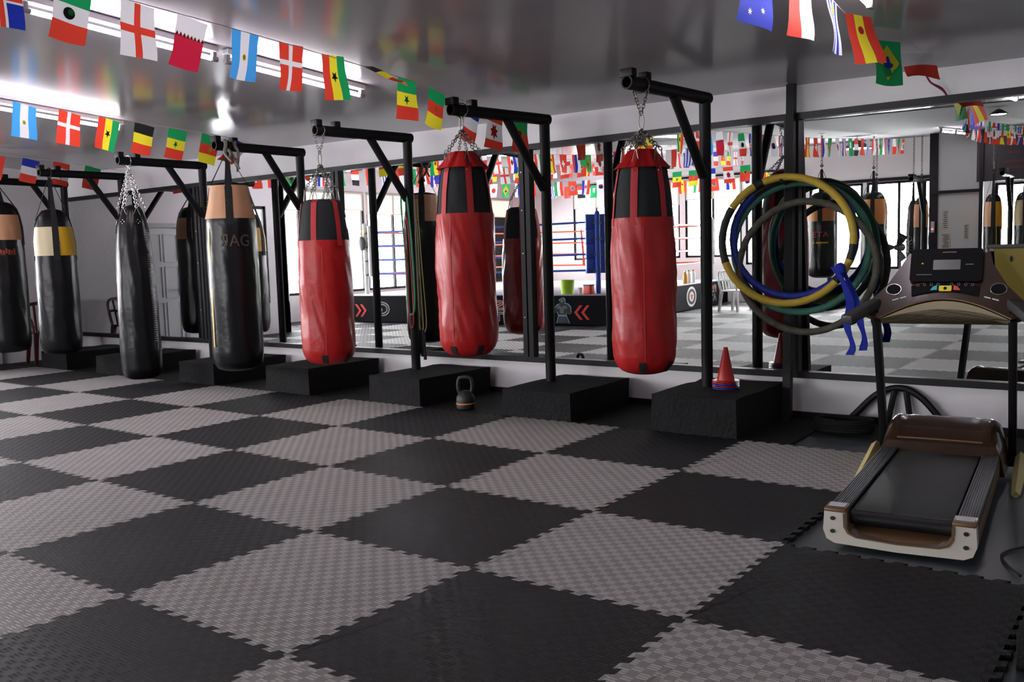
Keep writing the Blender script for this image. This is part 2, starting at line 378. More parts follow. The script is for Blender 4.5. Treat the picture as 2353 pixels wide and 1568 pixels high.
# steel pole with the hoop peg
PB, PT = Vector((1.0, 3.84, 0)), Vector((0.975, 4.005, 2.5))
PT.z = ceil_z(PT.x, PT.y) - 0.005
pt = thing('steel_pole', 'black square steel pole from floor to ceiling right of the last red bag', 'pole', (0, 0, 0))
mb = MB(); d = (PT - PB); M = frame(PB, (1, 0, 0), d.normalized().cross(Vector((1, 0, 0)))); hx = 0.03
vs_ = []
for P in (PB, PT):
    for sx, sy in ((-1, -1), (1, -1), (1, 1), (-1, 1)): vs_.append(P + Vector((sx * hx, sy * hx, 0)))
mb.add(vs_, [(0, 1, 2, 3), (4, 5, 6, 7), (0, 1, 5, 4), (1, 2, 6, 5), (2, 3, 7, 6), (3, 0, 4, 7)]); mb.build('pole', BLACKM, pt, smooth=False)
mb = MB(); pk = PB.lerp(PT, 0.70); mb.tube([pk, pk + Vector((0.06, -0.36, 0.03))], 0.012, 8); mb.build('hook_peg', BLACKM, pt)
HOOKP = pk + Vector((0.05, -0.3, 0.025))

# ---------------------------------------------------------------- fluorescent battens
def batten(x0, y0, x1, y1, label, name='fluorescent_light'):
    x0, y0, x1, y1 = CX(x0), CY(y0), CX(x1), CY(y1)
    p, q = Vector((x0, y0, ceil_z(x0, y0))), Vector((x1, y1, ceil_z(x1, y1)))
    t = thing(name, label, 'ceiling light', p, 0, 'fluorescent tube lights'); d = q - p; L_ = d.length
    M = frame((0, 0, 0), d, Vector((0, 0, 1)).cross(d)); dn = -1
    mb = MB(); mb.box((L_ / 2, 0, -0.022), (L_, 0.07, 0.04), M=M, bev=0.006); mb.build('batten', PLAST, t)
    mb = MB(); mb.tube([M @ Vector((0.05, 0.0, -0.085)), M @ Vector((L_ - 0.05, 0.0, -0.085))], 0.0155, 12); mb.build('tube', TUBEM, t)
    for xx in (0.02, L_ - 0.02):
        mb = MB(); mb.box((xx, 0, -0.065), (0.03, 0.035, 0.075), M=M, bev=0.004); mb.tube([M @ Vector((xx - .02, 0, -0.085)), M @ Vector((xx + .03, 0, -0.085))], 0.018, 10)
        mb.build('socket', mat('grey_socket', (0.3, 0.3, 0.31), 0.5), t)
    return t
batten(-2.2, -0.14, -2.2, 1.21, 'fluorescent batten behind the green-white-red and red-cross flags, upper left')
batten(-2.18, 1.27, -2.15, 2.6, 'fluorescent batten behind the white-cross and black-star flags, nearer the red bags')
batten(-5.5, 1.10, -5.5, 2.42, 'fluorescent batten low on the left edge behind the second flag string')
batten(-5.5, -0.32, -5.5, 1.04, 'fluorescent batten just outside the left edge, in line with the second flag string')
batten(1.97, 1.15, 1.97, 2.47, 'fluorescent batten whose end shows at the top above the right flag string')
batten(-9.3, .75, -9.3, 2.0, 'added fluorescent batten, unseen outside the left edge, brightening the corner above the dark bags')  # extra batten added out of view to brighten the left corner
batten(-9.3, -.6, -9.3, .65, 'added fluorescent batten, unseen at the left to brighten that wall, in line with the farthest flag string')  # likewise added out of view, as fill for the left wall
batten(-.18, -5.95, -.2, -7.2, 'nearer of two fluorescent battens reflected at the right by the bunched flags')
batten(-.2, -7.3, -.22, -8.5, 'farther of two fluorescent battens reflected at the right by the bunched flags')
# ---------------------------------------------------------------- interlocking floor mats
def tile_poly():
    N, dp, e = 21, 0.028, 0.0012
    def edge():                                # from 0 to 1, dovetail wave about 0
        pts = [(0.0, 0.0)]; w = 1.0 / N
        for i in range(N):
            s = dp / 2 * (1 if i % 2 == 0 else -1); a, b = i * w, (i + 1) * w
            fl = 0.008
            if i == 0: pts += [(0.004, 0.0), (0.004, s)]
            else: pts += [(a - fl if i % 2 == 0 else a + fl, -s)] if False else []
            pts += [(b + (fl if i % 2 == 0 else -fl), s)] if i < N - 1 else [(1 - 0.004, s), (1 - 0.004, 0.0)]
            if i < N - 1: pts += [(b - (fl if i % 2 == 0 else -fl), -s)]
        return pts
    ed = edge()
    bot = [(t, o) for t, o in ed]; right = [(1 + o, t) for t, o in ed]
    top = [(t, 1 + o) for t, o in ed][::-1]; left = [(o, t) for t, o in ed][::-1]
    P = bot + right + top + left + [(0, 0)]
    out = []
    for p in P:
        q = ((p[0] - 0.5) * (1 - e), (p[1] - 0.5) * (1 - e))
        if not out or (abs(q[0] - out[-1][0]) + abs(q[1] - out[-1][1])) > 1e-6: out.append(q)
    out.pop(); return out
TP = tile_poly(); TH = 0.02
def tile_mesh(m, name):
    mb = MB(); mb.prism(TP, TH); o = mb.build(name, m, smooth=False); me = o.data; bpy.data.objects.remove(o); return me
TMESH = {1: tile_mesh(TILE_L, 'floor_mat_light'), 0: tile_mesh(TILE_D, 'floor_mat_dark')}
ORD = ['first', 'second', 'third', 'fourth', 'fifth', 'sixth', 'seventh', 'eighth', 'ninth', 'tenth', 'eleventh', 'twelfth', 'thirteenth']
ROWN = {2: 'row touching the concrete bases', 1: 'second row out from the concrete bases', 0: 'third row out from the concrete bases', -1: 'fourth row out from the concrete bases', -2: 'fifth row out from the concrete bases'}
SEEN = {2: range(-10, 2), 1: range(-8, 2), 0: range(-5, 3), -1: range(-3, 4), -2: range(-1, 2)}
for j in range(-10, 3):
    for i in range(-12, 4):
        if i < -10 and j > -1: continue
        if i == 3 and j != -1: continue
        if i == 2 and j in (1, 2): continue
        if j < -2 and i < -5: continue
        lt = 1 if (i == 3 and j == -1) else (i + j) % 2
        o = bpy.data.objects.new('floor_mat', TMESH[lt]); COL.objects.link(o); o.location = (i + .5, j + .5, 0.0); o.location.z = 0.0
        cn = 'light grey' if lt else 'charcoal'
        if j in SEEN and i in SEEN[j]:
            k = (SEEN[j][-1] - i)
            lab = '%s interlocking floor mat, %s from the right, %s' % (cn, ORD[k], ROWN[j])
            tag(o, lab, 'floor mat', 'interlocking floor mats')
        else:
            tag(o, '%s interlocking floor mat seen only as a reflection in the mirrors' % cn, 'floor mat', 'mirrored %s floor mats' % cn)
# black rubber runners along the wall and on the right
def slab(name, x0, x1, y0, y1, h, label, m=RUBBER):
    mb = MB(); mb.box((0, 0, h / 2), (x1 - x0, y1 - y0, h), bev=0.003, seg=1); o = mb.build(name, m); o.location = ((x0 + x1) / 2, (y0 + y1) / 2, 0); return tag(o, label, 'rubber mat', 'black rubber mats')
slab('rubber_mat', -9.9, -4.0, 3.02, 4.05, 0.012, 'black rubber runner under the dark bags on the left, along the mirrors')
slab('rubber_mat', -3.99, 1.3, 3.02, 4.05, 0.012, 'black rubber runner under the red bags and the kettlebell')
slab('rubber_mat', 1.31, 6.0, 3.45, 4.05, 0.012, 'black rubber runner behind the treadmill along the mirror wall')
mb = MB(); mb.box((0, 0, .065), (.7, .72, .13), bev=.006); o = mb.build('step_box', RUBBER); o.location = (3.385, .59, 0); tag(o, 'low black rubber box cut by the right edge, beside the dark mat', 'step box')

# ---------------------------------------------------------------- bag stands
AZ = 2.47
def make_stand(name='bag_stand'):
    t = thing(name, '', 'bag stand')
    mb = MB(); bm = bmesh.new(); bmesh.ops.create_cube(bm, size=1.0)
    bmesh.ops.subdivide_edges(bm, edges=bm.edges[:], cuts=7, use_grid_fill=True)
    for v in bm.verts:
        v.co = Vector((v.co.x * 0.66, v.co.y * 0.98 , (v.co.z + .5) * 0.25))
        n = noise.noise_vector(v.co * 5) * 0.012; v.co += Vector((n.x, n.y, n.z if v.co.z > .05 else 0))
    mb.frombm(bm); mb.build('concrete_base', CONC, t, ang=50)
    mb = MB(); mb.tube([(0, 0, 0.22), (0, 0, AZ)], 0.044, 18); mb.build('post', BLACKM, t)
    mb = MB(); mb.tube([(0, 0.044, AZ), (0, -1.02, AZ)], 0.046, 18, caps=False); mb.tube([(0, -0.98, AZ), (0, -1.02, AZ)], 0.036, 18, caps=False)
    mb.lathe([(0.036, 0), (0.046, 0)], 18, 0, frame((0, -1.02, AZ), (1, 0, 0), (0, 0, 1))); mb.ball((0, 0.02, AZ), 0.046)
    arm = mb.build('arm', BLACKM, t)
    mb = MB(); mb.tube([(0, -0.43, AZ - 0.03), (0, -0.03, AZ - 0.58)], 0.037, 14); mb.build('brace', BLACKM, t)
    for y in (-1.0, -0.80):
        mb = MB(); mb.box((0.0, y, AZ + 0.062), (0.10 if y < -.9 else 0.07, 0.06, 0.055), bev=0.004); mb.build('stop_lug', BLACKM, arm)
    return t
SX = [(0.474, 3.56, 0.14, 'bag stand of the red bag nearest the treadmill, with a cone stack on its base'),
      (-0.979, 3.55, 0.21, 'bag stand of the middle red bag, with a chipped concrete base'),
      (-2.557, 3.55, 0.24, 'bag stand of the small red bag, with green and red bands on its post'),
      (-4.092, 3.55, 0.27, 'bag stand holding the black and tan bag with strap hangers'),
      (-5.80, 3.55, 0.45, 'bag stand holding the long plain black chain-hung bag'),
      (-7.52, 3.55, 0.4, 'bag stand holding the bag with cream and yellow panels'),
      (-8.95, 3.55, 0.45, 'bag stand at the left edge holding the tan-topped bag')]
proto_stand = None
for i, (x, y, bx, lab) in enumerate(SX):
    if proto_stand is None: o = proto_stand = make_stand()
    else: o = copy_tree(proto_stand)
    th = (-.094, -.184, -.145, -.037, -.033, -.027, .078)[i]
    o.location = (x, y, 0); o.rotation_euler.z = th; tag(o, lab, 'bag stand', 'black bag stands along the mirrors')
    for ch in o.children:
        if ch.name.startswith('concrete_base'): ch.location = Matrix.Rotation(-th, 3, 'Z') @ Vector((bx - 0.01, -0.05, 0.012)); ch.scale = (1, 1, (1.12, .92, 1, 1.06, .95, .9, .9)[i]); ch.rotation_euler.z = (0.0, 0.02, -0.04, 0, -0.02, 0.03, 0)[i] - th

# ---------------------------------------------------------------- punching bags
def interp(prof, z):
    for (r0, z0), (r1, z1) in zip(prof, prof[1:]):
        if z0 <= z <= z1 and z1 > z0: return r0 + (r1 - r0) * (z - z0) / (z1 - z0)
    return prof[-1][0]
def smoothprof(keys, z0, z1, n):
    return [(interp(keys, z0 + (z1 - z0) * i / n), z0 + (z1 - z0) * i / n) for i in range(n + 1)]
def wrinkle(seed, amp):
    def fn(a, z, r):
        s = Vector((math.cos(a) * 1.2, math.sin(a) * 1.2, z * 1.1 + seed * 7.3))
        n1 = noise.noise(s * 1.7)
        tw = noise.noise(Vector((math.cos(a + z * 1.2) * 2.0, math.sin(a + z * 1.2) * 2.0, z * 1.5 + seed)) * 1.5)
        fold = -abs(tw) * 1.6 + 0.5
        return amp * (n1 * 0.9 + fold * 0.8)
    return fn
def strap_strip(mb, keys, a, z0, z1, w, off, n=14, m=0, fn=None):
    vs_, fs = [], []; k = 3
    for i in range(n + 1):
        z = z0 + (z1 - z0) * i / n; r = interp(keys, z) + off + (fn(a, z, r_ := 0) if fn else 0)
        for j in range(k + 1):
            aa = a + (j / k - 0.5) * w / max(r, .06); vs_.append((r * math.cos(aa), r * math.sin(aa), z))
    for i in range(n):
        for j in range(k):
            q = i * (k + 1) + j; fs.append((q, q + 1, q + k + 2, q + k + 1))
    mb.add(vs_, fs, m)
def wrap_text(mb, txt, size, keys, a, z, off, mirror=False, m=0, spread=1.0):
    vs_, fs = text_geo(txt, size); out = []
    for v in vs_:
        x = -v.x if mirror else v.x; zz = z + v.y; r = interp(keys, zz) + off; aa = a + x * spread / r
        out.append((r * math.cos(aa), r * math.sin(aa), zz))
    mb.add(out, fs, m)
def red_bag(x, y, zb, H, R, zpan, label, seed, gather=True, rz=0.0, wr=0.013, sa=-1.95):
    t = thing('punching_bag', label, 'punching bag', (x, y, zb), rz, 'red punching bags')
    keys = [(0.0, 0.0), (R * .42, 0.004), (R * .72, .025), (R * .9, .07), (R * .98, .13), (R, .25), (R * .97, .45), (R * 1.0, .7), (R * .99, zpan - .18), (R * .93, zpan), (R * .86, zpan + .18), (R * .74, zpan + .34), (R * .60, H - .06), (R * .30, H), (0.0, H + .005)]
    fn = wrinkle(seed, wr)
    def fn2(a, z, r): return fn(a, z, r) * min(1, z / .2) * (1.0 if z < zpan else max(.25, 1 - (z - zpan) * 3))
    mb = MB(); mb.lathe([(0, 0), (R * .42, 0.004), (R * .6, .014), (R * .72, .025), (R * .82, .045), (R * .9, .07), (R * .95, .1)] + smoothprof(keys, .13, zpan, 46), 72, 0, None, fn2)
    body = mb.build('bag_body', RED, t, ang=60)
    mb = MB()
    for k in range(1): strap_strip(mb, keys, sa - rz + .3, 0.1, zpan - .05, .012, 0.0035, 30, fn=lambda a, z, r: fn2(a, z, r))
    mb.build('seam', REDW, body)
    mb = MB(); mb.lathe(smoothprof(keys, zpan - .01, H - .05, 18), 60, 0, None, lambda a, z, r: fn2(a, z, r) - 0.003)
    mb.build('fabric_top', BLKF, t, ang=60)
    mb = MB(); mb.lathe(smoothprof(keys, zpan - .05, zpan + .012, 4), 60, 0, None, lambda a, z, r: fn2(a, z, r) + 0.003); mb.build('hem_band', RED, t, ang=60)
    if gather:
        mb = MB(); mb.lathe([(R * .88, H - .10), (R * .80, H - .085), (R * .62, H - .04), (R * .45, H + .01), (R * .36, H + .03), (R * .1, H + .0)], 60, 0, None, lambda a, z, r: 0.008 * math.sin(a * 9 + seed) + 0.006 * math.sin(a * 17))
        mb.build('top_gather', RED, t, ang=60)
    top = []
    for k in range(6):
        a = sa - rz + k * PI / 3
        mb = MB(); strap_strip(mb, keys, a, zpan - .04, H - .055, .05, 0.007, 16); mb.build('strap', REDW, t)
        top.append((a, interp(keys, H - .055) + .01))
    for a, r in top:
        for dz, da in ((-.10, .02), (-.12, -.02)): MB().ball(((interp(keys, H + dz) + .009) * math.cos(a + da * 3), (interp(keys, H + dz) + .009) * math.sin(a + da * 3), H + dz), .005, seg=6).build('rivet', STEEL, t)
    for a0 in (sa - rz + .42, sa - rz + 1.47):
        mb = MB(); strap_strip(mb, [(k[0] + .004, k[1]) for k in keys], a0 - .2, 0.025, 0.10, .05, 0.006, 6); mb.build('drain_patch', BLKF, t)
    ax = AZ - zb; zr = ax - 0.30 if H + .12 < ax - .3 else (H + ax) / 2 + .02
    for a, r in top:
        mb = MB(); p = Vector((r * math.cos(a), r * math.sin(a), H + .0)); q = Vector((0.006 * math.cos(a), 0.006 * math.sin(a), zr))
        for s in (-1, 1): mb.tube([(r * 1.08 * math.cos(a + s * .16), r * 1.08 * math.sin(a + s * .16), H - .06), tuple(p + Vector((0, 0, .035)))], .003, 5)
        chain(mb, p + Vector((0, 0, .03)), q); mb.build('chain', STEEL, t)
    mb = MB(); 
    mb.tube([(0.02 * math.cos(k * PI / 6), 0, zr + .055 + .055 * math.sin(k * PI / 6)) for k in range(12)], .0045, 6, closed=True)
    for s in (-1, 1): chain(mb, (0, 0, zr + .10), (s * 0.048, s * 0.02, ax - .02))
    mb.tube([(0.055 * math.cos(k * PI / 8), 0.02 * math.cos(k * PI / 8), ax + .055 * math.sin(k * PI / 8)) for k in range(16)], .0045, 6, closed=True)
    mb.build('hanging_ring', STEEL, t); return t
BY = 2.65
red_bag(0.395, 2.71, 0.49, 1.515, 0.22, 1.07, 'large red punching bag with ruffled top, nearest the treadmill', 1.0, rz=0.05, sa=-1.37)
red_bag(-1.144, BY, 0.552, 1.57, 0.232, 1.11, 'large red punching bag in the middle, hanging left of the sagging white mirror view', 2.3, rz=-0.1, wr=0.015, sa=-1.70)
red_bag(-2.70, 2.58, 0.42, 1.50, 0.235, 1.085, 'smallest looking red punching bag, leftmost of the three, with open black top', 3.1, gather=False, rz=0.1, sa=-1.13)
bpy.data.objects['punching_bag.001']['label'] = 'large red punching bag with ruffled top, middle one of the three, above the kettlebell'

def strap_bag(x, y, zb, H, R, panels, label, seed, az=AZ, text=None, tmir=False, stripe=None, tex_col=None, dome=0.12, zp0=None, zp1=None, rz=0.0, group='black strap-hung bags', bodym=None, nst=4, taper=.8, straps_a0=-1.75, sub=None, marks=None):
    """panels: list of materials going round between the straps"""
    t = thing('punching_bag', label, 'punching bag', (x, y, zb), rz, group)
    zp0 = zp0 or H - .42; zp1 = zp1 or H - .1; bm_ = bodym or BLKL
    keys = [(0, 0), (R * .5, .004), (R * .8, .025), (R * .94, .07), (R, .16), (R * .99, zp0 - .3), (R * .97, zp0), (R * (taper + .1), (zp0 + zp1) / 2), (R * taper, zp1), (R * taper * .85, zp1 + (H - zp1) * .5), (R * taper * .45, H - .005), (0, H)]
    fn = wrinkle(seed, .006)
    def f2(a, z, r): return fn(a, z, r) * min(1, z / .2) * (1 if z < zp1 else 0.3)
    mb = MB(); mb.lathe([(0, 0), (R * .5, .004), (R * .66, .013), (R * .8, .025), (R * .88, .045), (R * .94, .07)] + smoothprof(keys, .1, H, 50), 64, 0, None, f2); body = mb.build('bag_body', bm_, t, ang=60)
    n = len(panels); w = 2 * PI / n; sw = .075 / R
    for k, pm in enumerate(panels):
        if pm is None: continue
        mb = MB(); mb.lathe([(r + .004, z) for r, z in smoothprof(keys, zp0, zp1, 8)], 14, 0, None, f2, straps_a0 + k * w + sw / 2, straps_a0 + (k + 1) * w - sw / 2); mb.build('top_panel', pm, t, ang=60)
    zt = az - zb
    for k in range(n):
        a = straps_a0 + k * w
        mb = MB(); strap_strip(mb, keys, a, zp0 - .06, zp1 + (H - zp1) * .35, .07, .008, 10)
        ze = zp1 + (H - zp1) * .35; r0 = interp(keys, ze) + .008; p = Vector((r0 * math.cos(a), r0 * math.sin(a), ze)); q = Vector((.012 * math.cos(a), .012 * math.sin(a), zt - .06))
        tn = Vector((-math.sin(a), math.cos(a), 0)); nn = Vector((math.cos(a), math.sin(a), 0)); v8 = []
        for P, ww in ((p, .032), (p.lerp(q, .5), .022), (q, .016)):
            for s1, s2 in ((-1, -1), (1, -1), (1, 1), (-1, 1)): v8.append(P + tn * ww * s1 + nn * .003 * s2)
        mb.add(v8, [(0, 1, 5, 4), (1, 2, 6, 5), (2, 3, 7, 6), (3, 0, 4, 7), (4, 5, 9, 8), (5, 6, 10, 9), (6, 7, 11, 10), (7, 4, 8, 11), (8, 9, 10, 11)])
        mb.build('strap', WEB, t)
        for dz, da in () if 'reflected' in group else ((.0, .3), (.0, -.3), (.025, 0), (.05, .3), (.05, -.3)):
            z = zp0 + .12 + dz; aa = a + da * sw; rr = interp(keys, z) + .01; MB().ball((rr * math.cos(aa), rr * math.sin(aa), z), .004, seg=6).build('rivet', STEEL, t)
    lr = .02 if 'reflected' in group else .058
    mb = MB(); mb.tube([(lr * math.cos(k * PI / 8), 0, zt + .0 + lr * math.sin(k * PI / 8)) for k in range(16)], .008, 6, closed=True)
    mb.tube([(0, 0, zt - .05), (0, 0, zt - .10)], .014, 8); mb.build('hanging_loop', WEB, t)
    if text:
        mb = MB(); wrap_text(mb, text[0], text[1], keys, text[2], text[3], .009, tmir, spread=text[4] if len(text) > 4 else 1); mb.build('lettering', tex_col, t, smooth=False)
    if marks:
        mb = MB()
        for q in range(7): strap_strip(mb, keys, -.62 + q * .12, 1.27 + .01 * (q % 2), 1.34 - .012 * (q % 3), .022, .006, 2)
        strap_strip(mb, keys, -.26, 1.262, 1.268, .22, .006, 1); mb.build('red_print', marks, t, smooth=False)
    if stripe:
        mb = MB(); strap_strip(mb, keys, stripe[0], stripe[1], stripe[2], .02, .006, 24, fn=lambda a, z, r: 0.004 * math.sin(z * 5)); mb.build('side_stripe', YEL, t)
    if sub:
        mb = MB(); strap_strip(mb, keys, sub[0], sub[1], sub[1] + .025, sub[2], .007, 3); mb.build('chest_line', YEL, t)
    return t
DIMG = mat('dim_gold_print', (0.09, 0.065, 0.045), 0.5); DIMR = mat('dim_red_print', (0.30, 0.05, 0.03), 0.5); WPRINT = mat('white_print', (0.7, 0.7, 0.7), 0.5)
TANY = mat('old_gold_leather', (0.32, 0.24, 0.1), 0.5, bump=0.15, bscale=14)
FA = -0.62                                      # rough facing angle from bag towards the camera
strap_bag(-4.125, 2.67, 0.279, 1.86, 0.245, [TAN, TAN, TAN, TAN], 'black punching bag with tan top and worn letters, behind the small red bag', 4.4, zp0=1.49, zp1=1.81, text=('ЯAG', .16, -.52, 1.27, .9), tmir=False, tex_col=DIMG, stripe=(-1.68, .25, 1.40), taper=.72, straps_a0=-.67)
strap_bag(-7.544, BY, 0.296, 1.76, 0.235, [CREAM, YEL, TAN, TAN], 'black punching bag with cream and yellow top panels, left of the plain black bag', 5.2, zp0=1.19, zp1=1.53, taper=.86, straps_a0=-2.55 + .6)
strap_bag(-8.88, BY, 0.262, 1.96, 0.26, [TAN, TAN, TAN, TAN], 'black punching bag with tan top panel, cut by the left edge', 6.6, zp0=1.45, zp1=1.77, marks=DIMR, taper=.86, straps_a0=-1.9 + 1.2)
bpy.data.objects['rivet'].name  # keep
# long plain black bag on chains
def long_bag(x, y, zb, H, R, label, seed):
    t = thing('punching_bag', label, 'punching bag', (x, y, zb), 0, 'black strap-hung bags')
    keys = [(0, 0), (R * .6, .005), (R * .85, .03), (R * .97, .1), (R, .3), (R * .98, .8), (R * .93, 1.2), (R * .84, 1.5), (R * .72, 1.7), (R * .52, H - .06), (R * .35, H), (0, H + .01)]
    fn = wrinkle(seed, .007)
    def f2(a, z, r): return fn(a, z, r) * min(1, z / .2) + (0.006 * math.sin(a * 11) * max(0, (z - 1.3) / .6))
    mb = MB(); mb.lathe([(0, 0), (R * .6, .005), (R * .74, .016), (R * .85, .03), (R * .92, .06)] + smoothprof(keys, .1, H + .01, 56), 64, 0, None, f2); mb.build('bag_body', BLKL, t, ang=60)
    mb = MB()
    for k in range(46):
        z = .42 + k * .024 + (0.0 if k < 40 else .12)
        strap_strip(mb, keys, .36, z, z + .006, .07, .006, 2)
    strap_strip(mb, keys, .36, .42, .42 + 45 * .024 + .12, .004, .0062, 60)
    mb.build('lacing', WPRINT, t)
    for k in range(6):
        a = -1.2 + k * PI / 3; z = H - .16
        mb = MB(); strap_strip(mb, keys, a, z - .14, z + .07, .07, .009, 6); o = mb.build('hanging_tab', BLKL, t)
        for da, dz in ((0, .02), (0, -.02), (.13, 0), (-.13, 0)): rr = interp(keys, z + dz) + .013; MB().ball((rr * math.cos(a + da), rr * math.sin(a + da), z + dz - .02), .006, seg=6).build('rivet', CHROME, o)
        r = interp(keys, z + .06) + .012; p = Vector((r * math.cos(a), r * math.sin(a), z + .13)); q = Vector((.008 * math.cos(a), .008 * math.sin(a), AZ - zb - .1))
        mb = MB()
        for s in (-1, 1): mb.tube([(r * math.cos(a + s * .28), r * math.sin(a + s * .28), z + .05), tuple(p)], .003, 5)
        chain(mb, p, q, r=.0036); mb.build('chain', CHROME, t)
    mb = MB(); mb.tube([(0.056 * math.cos(k * PI / 8), 0, AZ - zb + .056 * math.sin(k * PI / 8)) for k in range(16)], .006, 6, closed=True); chain(mb, (0, 0, AZ - zb - .1), (0, 0, AZ - zb - .05)); mb.build('hanging_ring', CHROME, t)
long_bag(-5.83, BY, 0.095, 1.90, 0.212, 'long plain black punching bag on silver chains, its foot near the floor', 8.2)
# ---------------------------------------------------------------- rags tied on the black and tan bag's arm
mb = MB()
for k in range(5): mb.tube(bez([(.05 * math.cos(k * 1.3), -.06 + .03 * k, .05), (.065 * math.cos(k + 1), -.05 + .03 * k, 0), (.05 * math.sin(k * 2), -.04 + .03 * k, -.07), (.07 * math.cos(2 * k), -.02 + .03 * k, -.16 - .02 * k)], 5), [.022 - .0008 * i for i in range(16)], 6)
o = mb.build('tied_rag', mat('grey_cloth', (0.22, 0.21, 0.18), .9, bump=.3, bscale=60)); o.location = (-4.09, 2.66, AZ); tag(o, 'grey rag knotted round the arm end above the black and tan bag', 'rag')

# ---------------------------------------------------------------- kettlebell
t = thing('kettlebell', 'black kettlebell with an orange ring at its base beside the concrete bases', 'kettlebell', (-1.60, 3.13, 0.012), .5)
mb = MB(); mb.lathe([(0, 0), (.062, 0), (.078, .01), (.082, .03), (.079, .05), (.083, .075), (.078, .115), (.056, .15), (.03, .165), (0, .168)], 32); mb.build('bell', mat('dark_cast_iron', (.014, .014, .015), .5, bump=.2), t)
mb = MB(); mb.tube(bez([(-.045, 0, .13), (-.062, 0, .19), (-.056, 0, .255), (-.03, 0, .278), (.03, 0, .278), (.056, 0, .255), (.062, 0, .19), (.045, 0, .13)], 6), .017, 12); mb.build('handle', mat('dark_cast_iron', (.014, .014, .015), .5), t)
mb = MB(); mb.lathe([(.079, .047), (.0845, .05), (.0845, .056), (.079, .06)], 32); mb.build('colour_ring', mat('orange_rubber', (.8, .27, .03), .5), t)

# ---------------------------------------------------------------- stacked cones
CR, CB = mat('red_plastic', (.5, .018, .012), .35), mat('blue_plastic', (.02, .05, .55), .35)
cm = {}
for key, m in (('r', CR), ('b', CB)):
    mb = MB(); mb.lathe([(.0975, 0), (.102, .0), (.102, .004), (.066, .007), (.016, .25), (.013, .256), (.0, .257), (0, .254), (.012, .252), (.063, .003), (.0975, .0)], 36)
    o = mb.build('training_cone', m); cm[key] = o.data; bpy.data.objects.remove(o)
cz = .297
LABC = ['blue training cone at the bottom of the stack, only its rim showing', 'red training cone second from the bottom of the stack', 'blue training cone third from the bottom, rim under the top cones', 'red training cone second from the top of the stack', 'red training cone on top of the stack on the concrete base']
for k, c in enumerate('brbrr'):
    o = bpy.data.objects.new('training_cone', cm[c]); COL.objects.link(o); o.location = (.655 + .0006 * math.sin(k * 2), 3.49, cz + k * .014); o.rotation_euler = (.003 * math.sin(k * 3), .003 * math.cos(k * 2.2), k)
    tag(o, LABC[k], 'cone', 'stacked training cones')

# ---------------------------------------------------------------- weighted hoops on the steel pole
def hoop(c, D, r, secs, label, yaw, tilt, m2, name='weighted_hoop', wob=.0):
    t = thing(name, label, 'hoop', c, 0, 'taped hoops on the pole'); R_ = D / 2
    Mx = Matrix.Rotation(yaw, 4, 'Z') @ Matrix.Rotation(tilt, 4, 'X')
    def P(a): return Mx @ Vector((R_ * (1 + wob * math.sin(2 * a + 1)) * math.cos(a), 0, R_ * (1 - wob * math.sin(2 * a + 1)) * math.sin(a)))
    for (a0, a1, m, nm) in secs:
        n = max(3, int(abs(a1 - a0) / 360 * 80)); pts = [P(math.radians(a0 + (a1 - a0) * k / n)) for k in range(n + 1)]
        rr = [r * (1 + .05 * math.sin(k * 2.4)) for k in range(n + 1)]
        mb = MB(); mb.tube(pts, rr, 12, closed=(a1 - a0 == 360), caps=True) if a1 - a0 != 360 else mb.tube(pts[:-1], rr[:-1], 12, closed=True)
        mb.build(nm, m, t, ang=80)
    return t
HY = mat('yellow_tape', (.62, .43, .05), .6, bump=.3, bscale=30, var=.15, vscale=20); HK = mat('black_tape', (.012, .012, .014), .55, bump=.2)
HB = mat('blue_tape', (.012, .03, .30), .55, bump=.3, bscale=30, var=.2, vscale=15); HG = mat('green_tape', (.06, .22, .16), .6, bump=.3, bscale=30, var=.35, vscale=14)
HC = mat('worn_grey_tape', (.10, .095, .075), .7, bump=.4, bscale=40, var=.75, vscale=16)
hc = Vector((1.045, 3.70, 1.39))
hoop(hc, .925, .028, [(62, 111, HY, 'yellow_wrap'), (111, 119, HK, 'black_wrap'), (119, 147, HY, 'yellow_wrap'), (147, 199, HK, 'black_wrap'), (199, 318, HY, 'yellow_wrap'), (318, 328, HK, 'black_wrap'), (328, 341, HY, 'yellow_wrap'), (341, 355, HK, 'black_wrap'), (355, 422, HY, 'yellow_wrap')], 'yellow hoop with black tape bands, front hoop on the pole', .30, -.02, HY)
hoop(hc + Vector((.03, .06, .02)), .865, .027, [(30, 130, HK, 'black_wrap'), (130, 390, HB, 'blue_wrap')], 'blue taped hoop hanging just inside the yellow one', .30, -.03, HB)
hoop(hc + Vector((.06, .12, -.055)), 0.955, .026, [(0, 360, HG, 'green_wrap')], 'green taped hoop behind the blue one, hanging lower', .31, -.04, HG)
hoop(hc + Vector((.12, .08, -.20)), .95, .026, [(0, 360, HC, 'grey_wrap')], 'worn grey-brown hoop hanging lowest of the pole hoops', .30, .02, HC, wob=.015)
